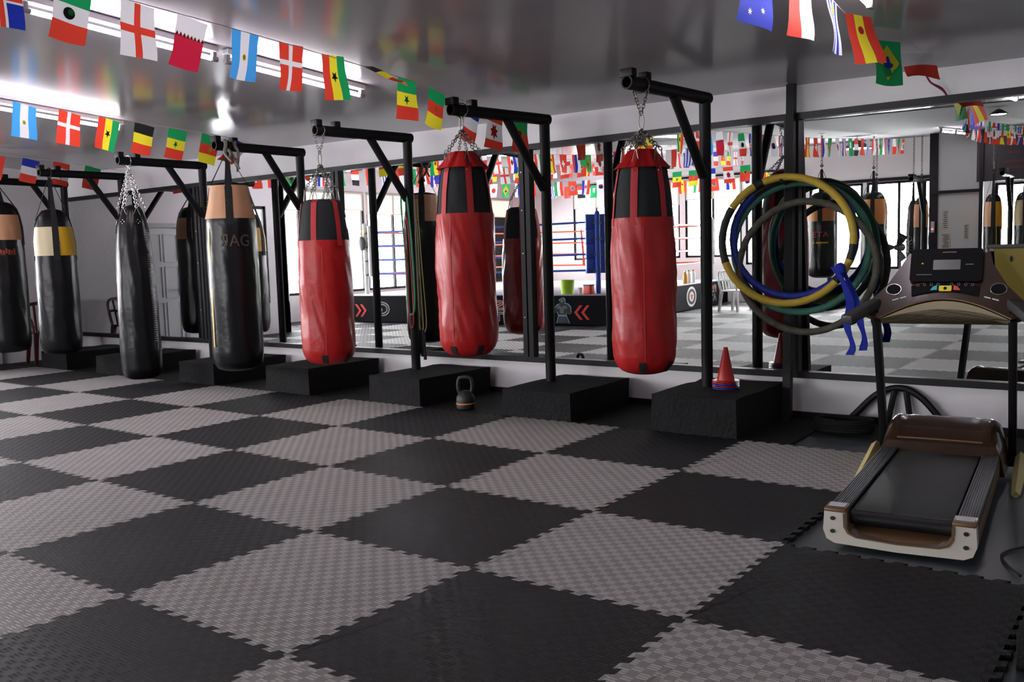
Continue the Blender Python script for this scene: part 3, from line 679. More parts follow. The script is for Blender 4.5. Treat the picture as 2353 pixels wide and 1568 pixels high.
# blue hand wrap tied to the hoops
def ribbon(mb, pts, w, th, side):
    pts = [Vector(p) for p in pts]; s = Vector(side).normalized(); vs_ = []; n = len(pts)
    for i, p in enumerate(pts):
        d = (pts[min(i + 1, n - 1)] - pts[max(i - 1, 0)]).normalized(); q = (s + d.cross(s) * .6 * math.sin(i * .35)).normalized(); nn = d.cross(q).normalized()
        for a, b in ((-1, -1), (1, -1), (1, 1), (-1, 1)): vs_.append(p + q * w / 2 * a + nn * th / 2 * b)
    fs = [(i * 4 + k, i * 4 + (k + 1) % 4, i * 4 + 4 + (k + 1) % 4, i * 4 + 4 + k) for i in range(n - 1) for k in range(4)]
    fs += [(0, 1, 2, 3), tuple((n - 1) * 4 + k for k in range(4))]; mb.add(vs_, fs)
mb = MB(); a0 = Vector((1.43, 3.72, 1.13))
ribbon(mb, bez([a0 + Vector((-.04, -.02, .06)), a0 + Vector((.03, -.03, -.05)), a0 + Vector((.07, 0, -.2)), a0 + Vector((.05, 0, -.36)), a0 + Vector((.09, 0, -.5)), a0 + Vector((.07, 0, -.57))], 6), .055, .007, (1, -.2, 0))
ribbon(mb, bez([a0 + Vector((.0, .02, .05)), a0 + Vector((.05, .03, -.05)), a0 + Vector((.10, .04, -.2)), a0 + Vector((.13, .04, -.34)), a0 + Vector((.16, .04, -.45)), a0 + Vector((.15, .04, -.54))], 6), .055, .007, (1, -.3, .1))
mb.ball(a0 + Vector((0, 0, .04)), .04, sc=(1, 1, 1.3)); o = mb.build('hand_wrap', mat('blue_cotton', (.012, .03, .42), .8, bump=.3, bscale=90), ang=60); tag(o, 'blue hand wrap knotted on the hoops, two tails hanging beside the treadmill', 'hand wrap')

# ---------------------------------------------------------------- resistance bands and jump ropes on the small red bag's stand
def loopband(x, y, z0, z1, w, r, m, label, name, sk=0.0):
    mb = MB(); pts = bez([(0, 0, z1), (-w * .5, 0, z1 - .1), (-w * .55 + sk, 0, (z0 + z1) / 2), (-w * .4 + sk, 0, z0 + .08), (sk, 0, z0), (w * .45 + sk, 0, z0 + .1), (w * .5 + sk * .6, 0, (z0 + z1) / 2), (w * .35, 0, z1 - .12), (0.005, 0, z1)], 6)
    mb.tube([p for p in pts[:-1]], r, 6, closed=True); o = mb.build(name, m); o.location = (x, y, 0); return tag(o, label, 'exercise band', 'exercise bands on the post')
loopband(-2.562, 3.49, .80, 1.98, .10, .009, mat('green_rubber', (.03, .38, .16), .5), 'green loop band hanging down the post behind the middle red bag', 'resistance_band', .03)
loopband(-2.547, 3.485, .67, 1.72, .06, .006, mat('red_rubber', (.5, .03, .02), .5), 'thin red loop band hanging lower than the green one on the same post', 'resistance_band', .015)
mb = MB()
for k in range(4): mb.tube(bez([(-.03 + .02 * k, 0, 1.9), (-.05 + .03 * k, .02, 1.3), (-.04 + .035 * k, .01 * k, .75), (-.02 + .03 * k, 0, .62)], 6), .005, 5)
jr = mb.build('jump_rope', mat('yellow_cord', (.6, .5, .15), .6)); jr.location = (-2.557, 3.62, 0); tag(jr, 'bundle of jump ropes hung behind a post, seen in the mirror', 'jump rope')
mb = MB()
for k in range(4): mb.tube([(-.03 + .025 * k, .0, .64), (-.03 + .03 * k, .0, .44 - .03 * k)], .016, 8)
mb.build('grip', HK, jr)

# ---------------------------------------------------------------- plastic chairs
def chair(x, y, rz, m, label, group=None):
    t = thing('plastic_chair', label, 'chair', (x, y, .012), rz, group)
    mb = MB(); mb.box((0, 0, .43), (.44, .44, .03), bev=.012); mb.build('seat', m, t)
    for sx in (-1, 1):
        for sy in (-1, 1):
            mb = MB(); a, b = Vector((sx * .19, sy * .19, .43)), Vector((sx * .225, sy * .235, 0)); mb.box((0, 0, 0), (1, 1, 1)); mb = MB()
            vs_ = []
            for P, w in ((a, .03), (b, .02)):
                for q, r in ((-1, -1), (1, -1), (1, 1), (-1, 1)): vs_.append(P + Vector((q * w, r * w, 0)))
            mb.add(vs_, [(0, 1, 2, 3), (4, 5, 6, 7), (0, 1, 5, 4), (1, 2, 6, 5), (2, 3, 7, 6), (3, 0, 4, 7)]); mb.build('leg', m, t)
    mb = MB(); mb.tube(bez([(-.2, .2, .43), (-.21, .25, .66), (-.17, .28, .80), (0, .29, .83), (.17, .28, .80), (.21, .25, .66), (.2, .2, .43)], 6), .024, 8)
    for xx in (-.09, 0, .09): mb.tube([(xx, .21, .44), (xx * .95, .285, .81)], .018, 6)
    mb.build('backrest', m, t)
    for sx in (-1, 1):
        mb = MB(); mb.tube(bez([(sx * .2, .25, .64), (sx * .245, .12, .66), (sx * .25, -.1, .64), (sx * .235, -.19, .6), (sx * .21, -.2, .43)], 5), .019, 8); mb.build('armrest', m, t)
    return t
chair(-9.45, 3.42, 1.35, mat('maroon_plastic', (.05, .005, .009), .4), 'maroon plastic chair against the left wall, behind the leftmost bag')

# ---------------------------------------------------------------- small litter
mb = MB()
for k in range(7): mb.ball((.03 * math.sin(k * 2.1), .05 * math.cos(k * 1.7), .02 + .01 * math.sin(k)), .035, sc=(1.2, 1, .5), seg=8)
o = mb.build('crumpled_wrapper', mat('pale_blue_film', (.42, .62, .75), .3, bump=.8, bscale=20), ang=20); o.location = (-7.25, 3.72, .245); tag(o, 'crumpled pale blue wrapper on the concrete base of the cream and yellow bag', 'wrapper')
mb = MB()
for k in range(6):
    a = k * .9; mb.tube(bez([(.2 * math.cos(a + i * .8) * (1 + .1 * math.sin(i * k)), .12 * math.sin(a + i * .8), .015 + .014 * k + .004 * math.sin(i)) for i in range(9)], 4), .012, 6)
o = mb.build('coiled_rope', RUBBER); o.location = (1.47, 3.68, .012); tag(o, 'black coiled rope on the dark floor left of the treadmill', 'rope')
mb = MB(); mb.tube(bez([(0, 0, .008), (-.06, .1, .008), (-.1, .25, .008), (-.03, .4, .01), (.1, .5, .008)], 8), .006, 6)
o = mb.build('power_cable', HK); o.location = (2.93, 1.13, 0.0); tag(o, 'thin black cable on the bare floor right of the treadmill', 'cable')
# arched rack against the wall
t = thing('arched_rack', 'black arched metal rack with two spokes, against the wall behind the treadmill', 'rack', (1.76, 3.99, .012), 0)
mb = MB(); mb.tube(bez([(-.36, 0, 0), (-.29, .015, .08), (-.15, .035, .225), (0, .05, .28), (.15, .035, .225), (.29, .015, .08), (.36, 0, 0)], 6), .025, 8); mb.build('arch', BLACKM, t)
for a, b in ((-.03, -.07), (.05, .10)):
    mb = MB(); mb.tube([(a, .045, .26), (b, .0, 0)], .022, 8); mb.build('spoke', BLACKM, t)

# ---------------------------------------------------------------- treadmill
BRN = mat('bronze_plastic', (.035, .016, .007), .25, coat=.4, var=.1); BRN2 = mat('bronze_trim', (.17, .095, .045), .35); WHT = mat('cream_white_plastic', (.66, .63, .55), .35, var=.06, vscale=12)
DGY = mat('dark_grey_plastic', (.035, .034, .033), .5, bump=.15, bscale=90); BELT = mat('belt_rubber', (.009, .009, .010), .45, spec=.3, bump=.15, bscale=200); YCR = mat('pale_yellow_steel', (.62, .53, .22), .45)
RAIL = mat('ribbed_grey_plastic', (.035, .037, .042), .4); SCR = mat('black_plastic_gloss', (.004, .004, .005), .5, spec=.1); LCD = mat('grey_lcd', (.10, .11, .105), .25); STK = mat('white_sticker', (.6, .62, .66), .4)
tm = thing('treadmill', 'brown and cream treadmill with black belt at the right', 'treadmill', (2.455, 1.17, 0), .09)
def U(pts): return pts
out = [(-.305, .20), (-.31, .10), (-.295, .05), (-.26, .03), (0, .022), (.26, .03), (.295, .05), (.31, .10), (.305, .20)]
inn = [(.215, .20), (.212, .13), (.195, .095), (.16, .078), (0, .07), (-.16, .078), (-.195, .095), (-.212, .13), (-.215, .20)]
XZ = Matrix(((1, 0, 0, 0), (0, 0, 1, 0), (0, 1, 0, 0), (0, 0, 0, 1)))
mb = MB(); mb.prism(out + inn, .075, 0, Matrix.Translation((0, -.035, 0)) @ XZ); cap = mb.build('rear_cap', WHT, tm, ang=30)
inb = [(x * 1.045, z - .006) for x, z in inn][::-1]
mb = MB(); mb.prism(inb + inn, .10, 0, Matrix.Translation((0, -.042, 0)) @ XZ); mb.build('inner_trim', BRN2, tm, ang=30)
mb = MB(); mb.add([(-.2, -.0, .075), (.2, -.0, .075), (.2, .12, .10), (-.2, .12, .10), (-.2, .0, .05), (.2, .0, .05), (.2, .12, .05), (-.2, .12, .05)], [(0, 1, 2, 3), (4, 5, 6, 7), (0, 1, 5, 4), (1, 2, 6, 5), (2, 3, 7, 6), (3, 0, 4, 7)]); mb.build('rear_pan', BRN2, tm)
for s in (-1, 1):
    mb = MB(); mb.box((s * .26, .02, .208), (.092, .12, .02), bev=.006); c_ = mb.build('corner_cap', BRN2, tm)
    mb = MB(); mb.box((s * .26, .035, .2195), (.07, .06, .004)); mb.build('sticker', STK, c_)
    for z in (.165, .095):
        mb = MB(); mb.tube([(s * .268, -.034, z), (s * .268, -.041, z)], .0105, 12); mb.build('bolt', HK, cap)
    mb = MB(); mb.box((s * .262, .78, .165), (.086, 1.42, .07), bev=.006)
    for k in range(8): mb.box((s * .262 - .035 + k * .01, .78, .2015), (.004, 1.4, .004))
    mb.build('side_rail', RAIL, tm)
    mb = MB(); mb.box((s * .30, .78, .11), (.012, 1.5, .09), bev=.003); mb.build('side_skirt', BRN2, tm)
mb = MB(); mb.tube([(-.21, .085, .145), (.21, .085, .145)], .042, 20); mb.box((0, .8, .168), (.42, 1.43, .038), bev=.006); belt = mb.build('running_belt', BELT, tm)
vs_, fs = text_geo('EGELN', .055); mb = MB(); mb.add([(-.165 + v.y * -1, 1.30 + v.x, .1885) for v in vs_], fs); mb.build('belt_lettering', mat('dim_grey_print', (.08, .08, .08), .6), belt, smooth=False)
mb = MB(); bm = bmesh.new(); bmesh.ops.create_grid(bm, x_segments=30, y_segments=18, size=.5)
for v in bm.verts:
    u, w = v.co.x * 2, v.co.y + .5                    # u -1..1, w 0..1 front
    h = .215 + .105 * math.sin(min(1, w * 1.5) * PI / 2) * (1 - .45 * max(0, abs(u) - .5) / .5) + .035 * math.exp(-((abs(u) - .74) / .12) ** 2) * math.sin(PI * min(1, w * 1.2)) - .12 * max(0, w - .7) / .3
    e = max(0, abs(u) - .9) / .1
    v.co = Vector((u * (.33 + .01 * w), 1.42 + w * .46, h * (1 - e) + .06 * e))
geom = bmesh.ops.extrude_face_region(bm, geom=bm.faces[:]); 
for v in [g for g in geom['geom'] if isinstance(g, bmesh.types.BMVert)]: v.co.z = .05
mb.frombm(bm); mb.build('motor_hood', BRN, tm, ang=50)
mb = MB(); mb.tube(bez([(-.22, 1.418, .235), (0, 1.412, .238), (.22, 1.418, .235)], 6), .005, 6); mb.build('hood_trim', BRN2, tm)
for o in list(tm.children):
    if o.name.split('.')[0] in ('rear_cap', 'inner_trim', 'rear_pan', 'corner_cap', 'side_rail', 'side_skirt', 'running_belt'): o.scale.z = .84
UP = {}
for s in (-1, 1):
    b, tp = Vector((s * .375, 1.83, .04)), Vector((s * .325, 1.46, .97)); d = (tp - b).normalized()
    mb = MB(); M = frame((b + tp) / 2, (1, 0, 0), d.cross(Vector((1, 0, 0)))); mb.box((0, 0, 0), (.042, .065, (tp - b).length), M=M, bev=.006); mb.build('upright', BLACKM, tm)
    mb = MB(); mb.tube([b + Vector((0, .03, .02)), b + Vector((s * .02, -.05, .06)), Vector((s * .395, 1.52, .05)), Vector((s * .395, 1.2, .015))], [.03, .03, .032, .022], 4); mb.build('foot', YCR, tm)
# console: local frame leaning back, X right, Y up
ca = math.radians(24); CM = Matrix.Translation((.01, 1.42, .92)) @ Matrix(((1, 0, 0, 0), (0, math.sin(ca), math.cos(ca), 0), (0, math.cos(ca), -math.sin(ca), 0), (0, 0, 0, 1)))
def carc(x0, x1, y0, h, n=14): return [(x0 + (x1 - x0) * k / n, y0 + h * math.sin(PI * k / n)) for k in range(n + 1)]
mb = MB(); poly = carc(-.335, .335, .0, .115) + [(.42, .03), (.40, .10), (.31, .20), (.235, .33), (.22, .40), (-.20, .40), (-.235, .33), (-.31, .20), (-.40, .10), (-.42, .03)]
mb.prism(poly, .07, 0, CM); con = mb.build('console', BRN, tm, ang=30)
mb = MB(); mb.prism(carc(-.33, .33, -.005, .112) + carc(-.33, .33, -.004, .062)[::-1], .075, 0, CM @ Matrix.Translation((0, 0, -.004))); mb.build('arch_strip', mat('pale_bronze', (.30, .25, .15), .45), con, ang=30)
mb = MB(); mb.prism(rrect(-.185, .215, .185, .415, .02), .03, 0, CM @ Matrix.Translation((0, 0, -.028))); scr = mb.build('screen_bezel', SCR, con, ang=30)
mb = MB(); mb.prism(rrect(-.065, .285, .075, .345, .004), .004, 0, CM @ Matrix.Translation((0, 0, -.032))); mb.build('display', LCD, scr)
mb = MB()
for (x0, y0, x1, y1) in ((.10, .315, .14, .318), (-.15, .255, -.07, .258), (-.02, .39, .05, .394)): MB().prism(rect(x0, y0, x1, y1), .003, 0, CM @ Matrix.Translation((0, 0, -.031))).build('bezel_print', mat('grey_print', (.25, .25, .25), .5), scr, smooth=False)
mb = MB(); mb.prism([(-.128, .322), (-.114, .322), (-.121, .331)], .004, 0, CM @ Matrix.Translation((0, 0, -.032))); mb.build('warning_mark', mat('yellow_print', (.8, .6, .02), .5), scr, smooth=False)
mb = MB(); mb.prism(carc(-.17, .17, .135, .03) + carc(-.175, .175, .195, .03)[::-1], .012, 0, CM @ Matrix.Translation((0, 0, -.011))); kp = mb.build('keypad', SCR, con, ang=30)
KZ = CM @ Matrix.Translation((0, 0, -.015))
for poly, m, nm in ((rrect(-.03, .163, .035, .195, .006), mat('yellow_key', (.85, .7, .02), .4), 'stop_key'), ([(-.075, .168), (-.04, .17), (-.04, .198), (-.06, .19)], mat('teal_key', (.02, .45, .5), .4), 'start_key'), ([(.045, .17), (.08, .168), (.065, .19), (.045, .198)], mat('red_key', (.7, .05, .04), .4), 'speed_key')):
    mb = MB(); mb.prism(poly, .008, 0, KZ); mb.build(nm, m, kp, smooth=False)
mb = MB(); mb.prism(disc(.0025, .179, .009, 14), .003, 0, CM @ Matrix.Translation((0, 0, -.0165))); mb.build('key_symbol', SCR, kp, smooth=False)
mb = MB()
for k in range(9):
    x = -.14 + k * .035
    if abs(x) > .03: mb.lathe([(.006, 0), (.008, 0), (.008, .003), (.006, .003)], 12, 0, CM @ Matrix.Translation((x, .205 - .25 * x * x - (.0), -.014)))
mb.build('button', mat('grey_print', (.25, .25, .25), .5), kp)
mb = MB(); mb.tube([CM @ Vector((p[0], p[1], -.004)) for p in carc(-.175, .175, .197, .03)], .003, 5); mb.build('red_piping', mat('dull_red_trim', (.35, .09, .05), .4), con)
mb = MB(); mb.tube([CM @ Vector((p[0], p[1], -.004)) for p in carc(-.335, .335, .003, .117)], .005, 6); mb.build('arch_edge', BRN2, con)
for s in (-1, 1):
    mb = MB(); mb.tube([CM @ Vector((s * .268 + .04 * math.cos(a * PI / 12), .178 + .033 * math.sin(a * PI / 12), -.002)) for a in range(24)], .0035, 6, closed=True); h_ = mb.build('cup_ring', CHROME, con)
    mb = MB(); mb.prism(disc(s * .268, .178, .038, 24, .031), .003, 0, CM @ Matrix.Translation((0, 0, -.002))); mb.build('cup_hole', SCR, h_)
    mb = MB()
    for q in (0, 1): mb.box((0, 0, 0), (.034, .006, .004), M=CM @ Matrix.Translation((s * (.215 + q * .04), .128 - q * .012, -.002)) @ Matrix.Rotation(-s * .3, 4, 'Z'))
    mb.build('key_strip', mat('mint_key', (.5, .75, .68), .4), con)
    a_, b_ = Vector((s * .36, 1.46, 1.00)), Vector((s * .46, 1.26, .93)); d = (b_ - a_)
    mb = MB(); M = frame((a_ + b_) / 2, d, (0, 0, 1)); mb.box((0, 0, 0), (d.length + .05, .075, .055), M=frame((a_ + b_) / 2, d, Vector((0, 0, 1)).cross(d)), bev=.012); mb.build('handle', DGY, tm)
# second machine behind, only its pale yellow shroud in view
t = thing('exercise_machine', 'pale yellow machine shroud with dark top edge at the right edge behind the treadmill console', 'exercise machine', (2.93, 3.1, 0), .1)
mb = MB(); mb.prism([(-.40, 1.03), (-.36, .98), (.4, .98), (.42, 1.30), (-.42, 1.30)], .06, 0, XZ); mb.build('shroud', mat('olive_yellow_plastic', (.33, .26, .045), .5), t, ang=30)
mb = MB(); mb.box((0, .03, 1.312), (.92, .10, .022), bev=.004); mb.build('top_edge', DGY, t)
mb = MB(); mb.prism(disc(-.33, 1.24, .008, 10, .018), .004, 0, Matrix.Translation((0, -.004, 0)) @ XZ); mb.build('keyhole', HK, t)
mb = MB(); mb.box((.2, .04, .5), (.07, .05, 1.0), bev=.006); mb.build('column', BLACKM, t)
mb = MB(); mb.box((.2, .04, .035), (.5, .5, .05), bev=.01); mb.build('base', YCR, t)
# ---------------------------------------------------------------- boxing ring (behind the camera, seen in the mirrors)
RB = mat('ring_blue', (.02, .07, .42), .5, bump=.1, bscale=20); RR = mat('ring_red', (.62, .08, .04), .5); RW = mat('ring_white', (.62, .62, .60), .5)
BANNER = mat('black_banner', (.006, .006, .008), .8, spec=.1); CANV = mat('ring_canvas', (.42, .41, .45), .6, var=.1, vscale=2)
PRED = mat('banner_red', (.60, .03, .02), .5); PWH = mat('banner_white', (.72, .72, .72), .5); PBK = mat('banner_black', (.01, .01, .012), .5); PGR = mat('banner_grey', (.10, .12, .14), .5); PTEAL = mat('banner_teal', (.16, .30, .34), .5)
RH, RL = .53, 6.0
ring = thing('boxing_ring', 'boxing ring on a black lettered platform with coloured ropes, seen in the mirrors', 'boxing ring', (-4.83, -2.86, .02), -.10)
# local: corner at origin, x from -RL to 0, y from -RL2 to 0
RL2 = 6.9
mb = MB(); mb.box((-RL / 2, -RL2 / 2, RH / 2), (RL, RL2, RH)); plat = mb.build('apron', BANNER, ring, smooth=False)
mb = MB(); mb.box((-RL / 2, -RL2 / 2, RH + .012), (RL + .02, RL2 + .02, .024), bev=.008); mb.build('canvas', CANV, ring)
posts = [(-.30, -.30), (-RL + .30, -.30), (-RL + .30, -RL2 + .3), (-.30, -RL2 + .30)]
HZ = [.98, 1.27, 1.56, 1.85]
for k, (x, y) in enumerate(posts):
    mb = MB(); mb.tube([(x, y, RH), (x, y, 2.0)], .05, 14); mb.ball((x, y, 2.0), .05); mb.build('corner_post', (RB, RW, RR, RW)[k], ring)
    c = Vector((-RL / 2, -RL2 / 2, 0)); d = (c - Vector((x, y, 0))).normalized(); s = Vector((d.y, -d.x, 0)); pc = Vector((x, y, 0)) + d * .10
    mb = MB(); M = frame(pc, s, d)
    for i in range(4):
        z = .93 + i * .265; mb.box((0, 0, z + .13), (.40, .13, .272), M=M, bev=.022, seg=3)
    o = mb.build('corner_pad', (RB, RW, RR, RW)[k], ring)
    for z in HZ:
        b = MB(); b.box((0, -.09, z - .02), (.16, .08, .03), M=M); b.build('turnbuckle', STEEL, o)
sides = [(0, 1, RB), (1, 2, RR), (2, 3, RR), (3, 0, RW)]
for a, b, m in sides:
    p, q = Vector((*posts[a], 0)), Vector((*posts[b], 0)); d = (q - p).normalized()
    for z in HZ:
        mb = MB(); mb.tube([p + d * .06 + Vector((0, 0, z)), (p + q) / 2 + Vector((0, 0, z - .02)), q - d * .06 + Vector((0, 0, z))], .019, 8); mb.build('rope', m, ring)
    for f_ in (.36, .68):
        c = p.lerp(q, f_); mb = MB(); n = Vector((-d.y, d.x, 0))
        ribbon(mb, [c + Vector((0, 0, HZ[3] + .03)) + n * .02, c + Vector((0, 0, HZ[2])) + n * .03 + d * .03, c + Vector((0, 0, HZ[1])) + n * .025 + d * .05, c + Vector((0, 0, HZ[0] - .02)) + n * .02 + d * .06], .06, .006, d); mb.build('rope_spacer', m, ring)
# banner graphics: front face looks towards the mirrors (+y), right face looks to +x
FRONT = Matrix(((-1, 0, 0, 0), (0, 0, 1, .001), (0, 1, 0, 0), (0, 0, 0, 1)))          # local x -> -x, y -> z, z -> +y
SIDE = Matrix(((0, 0, 1, .001), (1, 0, 0, 0), (0, 1, 0, 0), (0, 0, 0, 1)))             # local x -> +y, y -> z, z -> +x
def flat(M, poly, m, nm, h=.003, lab=None):
    mb = MB(); mb.prism(poly, h, 0, M); o = mb.build(nm, m, plat, smooth=False)
    if lab: o['label'] = lab
    return o
def words(M, txt, size, x, y, m, nm, off=.006, st=1.0):
    vs_, fs = text_geo(txt, size); mb = MB(); mb.add([(v.x * st + x, v.y + y, off) for v in vs_], fs, 0, M); return mb.build(nm, m, plat, smooth=False)
def outline_words(M, txt, size, x, y, m1, m2, nm, st=1.0):
    vs_, fs = text_geo(txt, size); mb = MB()
    for dx, dy in ((-.014, 0), (.014, 0), (0, .014), (0, -.014), (.01, .01), (-.01, -.01), (.01, -.01), (-.01, .01)): mb.add([(v.x * st + x + dx, v.y + y + dy, .004) for v in vs_], fs, 0, M)
    mb.build(nm + '_outline', m2, plat, smooth=False); words(M, txt, size, x, y, m1, nm, .006, st)
def chev(x, s): return [[(x + k * .14 * s, .36), (x + .06 * s + k * .14 * s, .36), (x + .17 * s + k * .14 * s, .23), (x + .06 * s + k * .14 * s, .10), (x + k * .14 * s, .10), (x + .11 * s + k * .14 * s, .23)] for k in (0, 1)]
# on the front face local x grows towards -x of the room: 0 = ring corner with the blue pad
for p_ in chev(.34, 1): flat(FRONT, p_, PRED, 'red_chevron')
for p_ in chev(5.8, -1): flat(FRONT, p_, PRED, 'red_chevron')
def boxer(M, x0, y0, s, mir=1):
    def T(pts, g=0): return [(x0 + mir * s * px, y0 + s * py) for px, py in pts]
    body = [(-.30, 0), (-.17, .42), (-.30, .62), (-.52, .46), (-.62, .66), (-.58, .86), (-.74, .98), (-.76, 1.14), (-.60, 1.22), (-.44, 1.14), (-.42, .96), (-.40, .80), (-.24, .96), (-.12, 1.02), (-.13, 1.2), (-.04, 1.32), (.10, 1.32), (.18, 1.2), (.16, 1.04), (.34, 1.0), (.50, .84), (.52, .58), (.40, .46), (.26, .56), (.22, .42), (.42, 0)]
    cx = sum(p[0] for p in body) / len(body); cy_ = sum(p[1] for p in body) / len(body)
    o = flat(M, T([(p[0] + (.05 if p[0] > cx else -.05), p[1] + (.04 if p[1] > cy_ else 0)) for p in body]), PTEAL, 'boxer_print', .003)
    for poly, m in ((body, PBK), ([(-.22, .45), (.22, .45), (.24, .36), (-.24, .36)], PTEAL), ([(-.10, .52), (.12, .52), (.14, .84), (-.12, .84)], PGR), ([(-.30, .78), (-.05, .74), (-.03, .9), (-.22, .96)], PGR), ([(.05, .74), (.34, .76), (.30, .94), (.05, .92)], PGR), (disc(.02, 1.19, .10, 12), PGR), (disc(-.60, 1.08, .11, 12), PGR), ([(-.26, .03), (-.15, .33), (.17, .33), (.36, .03)], mat('banner_navy', (.03, .035, .07), .5))):
        mb = MB(); mb.prism(T(poly), .0015, 0, M @ Matrix.Translation((0, 0, .003 + (.0015 if m is not PBK else 0)))); mb.build('boxer_ink', m, o, smooth=False)
boxer(FRONT, .90, .03, .345, -1)
outline_words(FRONT, 'อรรถชัย', .30, 2.55, .36, PRED, PWH, 'thai_lettering', 1.25)
outline_words(FRONT, 'ATTACHAI', .22, 2.55, .13, PBK, PWH, 'banner_lettering', 1.5)
outline_words(FRONT, 'G', .38, 5.05, .25, PBK, PWH, 'initial', 1.3)
# side face: local x grows towards the mirrors, 0 = ring corner
outline_words(SIDE, 'ค.พอ', .27, -3.0, .38, PRED, PWH, 'thai_lettering', 1.5)
outline_words(SIDE, 'ONO', .22, -3.0, .16, PBK, PWH, 'banner_lettering', 1.6)
outline_words(SIDE, 'กรบ', .27, -5.7, .38, PRED, PWH, 'thai_lettering', 1.5)
outline_words(SIDE, 'ATT', .22, -5.7, .16, PBK, PWH, 'banner_lettering', 1.6)
flat(SIDE, disc(-4.35, .27, .3, 24, .22), PWH, 'round_emblem', .003)
for q, m in ((disc(-4.35, .27, .25, 20, .17), PBK), (disc(-4.35, .27, .14, 16, .11), PWH), (star(-4.35, .27, .11, 5), PRED)):
    mb = MB(); mb.prism(q, .002, 0, SIDE @ Matrix.Translation((0, 0, .003 + .001 * (m is not PBK) + .001 * (m is PRED)))); mb.build('emblem_ink', m, plat, smooth=False)
# things on the ring edge
def on_ring(lx, ly):
    p = ring.matrix_basis @ Vector((lx, ly, RH + .024)); return p
def pot(name, lx, ly, r, h, m, label, cat, handle=False, group=None):
    t = thing(name, label, cat, on_ring(lx, ly), 0, group)
    mb = MB(); mb.lathe([(0, 0), (r * .85, 0), (r, h), (r * .94, h), (r * .8, .012), (0, .012)], 24); mb.build('body', m, t)
    if handle: mb = MB(); mb.tube(bez([(-r, 0, h * .9), (-r * .7, r * .5, h * .6), (0, r * .9, h * .5), (r * .7, r * .5, h * .6), (r, 0, h * .9)], 5), .005, 5); mb.build('handle', STEEL, t)
    return t
pot('bucket', -.86, -.16, .135, .26, mat('lime_plastic', (.36, .62, .02), .4), 'lime green bucket on the ring edge, seen in the mirror', 'bucket', True)
pot('cup', -.58, -.12, .045, .12, PLAST, 'white cup between the green bucket and the blue corner pad', 'cup')
t = thing('box', 'red and black box on the ring edge under the blue corner pad', 'box', on_ring(-.40, -.11), .2); mb = MB(); mb.box((0, 0, .08), (.16, .12, .16), bev=.008); mb.build('body', PRED, t); mb = MB(); mb.box((0, 0, .165), (.165, .125, .02)); mb.build('lid', PBK, t)
def bottle(lx, ly, m, cap_, label):
    t = thing('drink_bottle', label, 'bottle', on_ring(lx, ly), 0, 'bottles on the ring edge')
    mb = MB(); mb.lathe([(0, 0), (.045, 0), (.05, .02), (.05, .2), (.03, .25), (.02, .26), (0, .26)], 18); mb.build('body', m, t)
    mb = MB(); mb.lathe([(.022, .255), (.022, .29), (0, .29)], 14); mb.build('cap', cap_, t)
bottle(-.12, -4.3, mat('orange_drink', (.7, .35, .06), .3), PLAST, 'orange bottle on the ring edge above the white chair'); bottle(-.13, -4.55, PLAST, mat('green_cap', (.05, .4, .1), .4), 'white bottle with a green cap beside the orange bottle'); bottle(-.12, -4.8, PLAST, PRED, 'white bottle with a red cap, farthest on the ring edge')
chair(-4.1, -6.8, PI * .58, mat('white_plastic', (.66, .66, .65), .35), 'white plastic chair beside the ring, seen through the hoops in the mirror')
pm = ring.matrix_basis @ Vector((-RL + .30, -.22, 1.62))
t = thing('focus_mitt', 'dark grey focus mitt hung on the white ring corner post, left part of the mirror', 'focus mitt', pm, -.1)
mb = MB(); mb.ball((0, .03, 0), .13, sc=(.8, .35, 1.15)); mb.build('pad', mat('dark_grey_leather', (.05, .06, .07), .5), t)
mb = MB(); mb.tube(bez([(-.05, .03, .13), (-.04, -.02, .26), (0, -.06, .345), (.04, -.02, .26), (.05, .03, .13)], 5), .01, 6); mb.build('wrist_strap', mat('yellow_cord', (.6, .5, .15), .6), t)
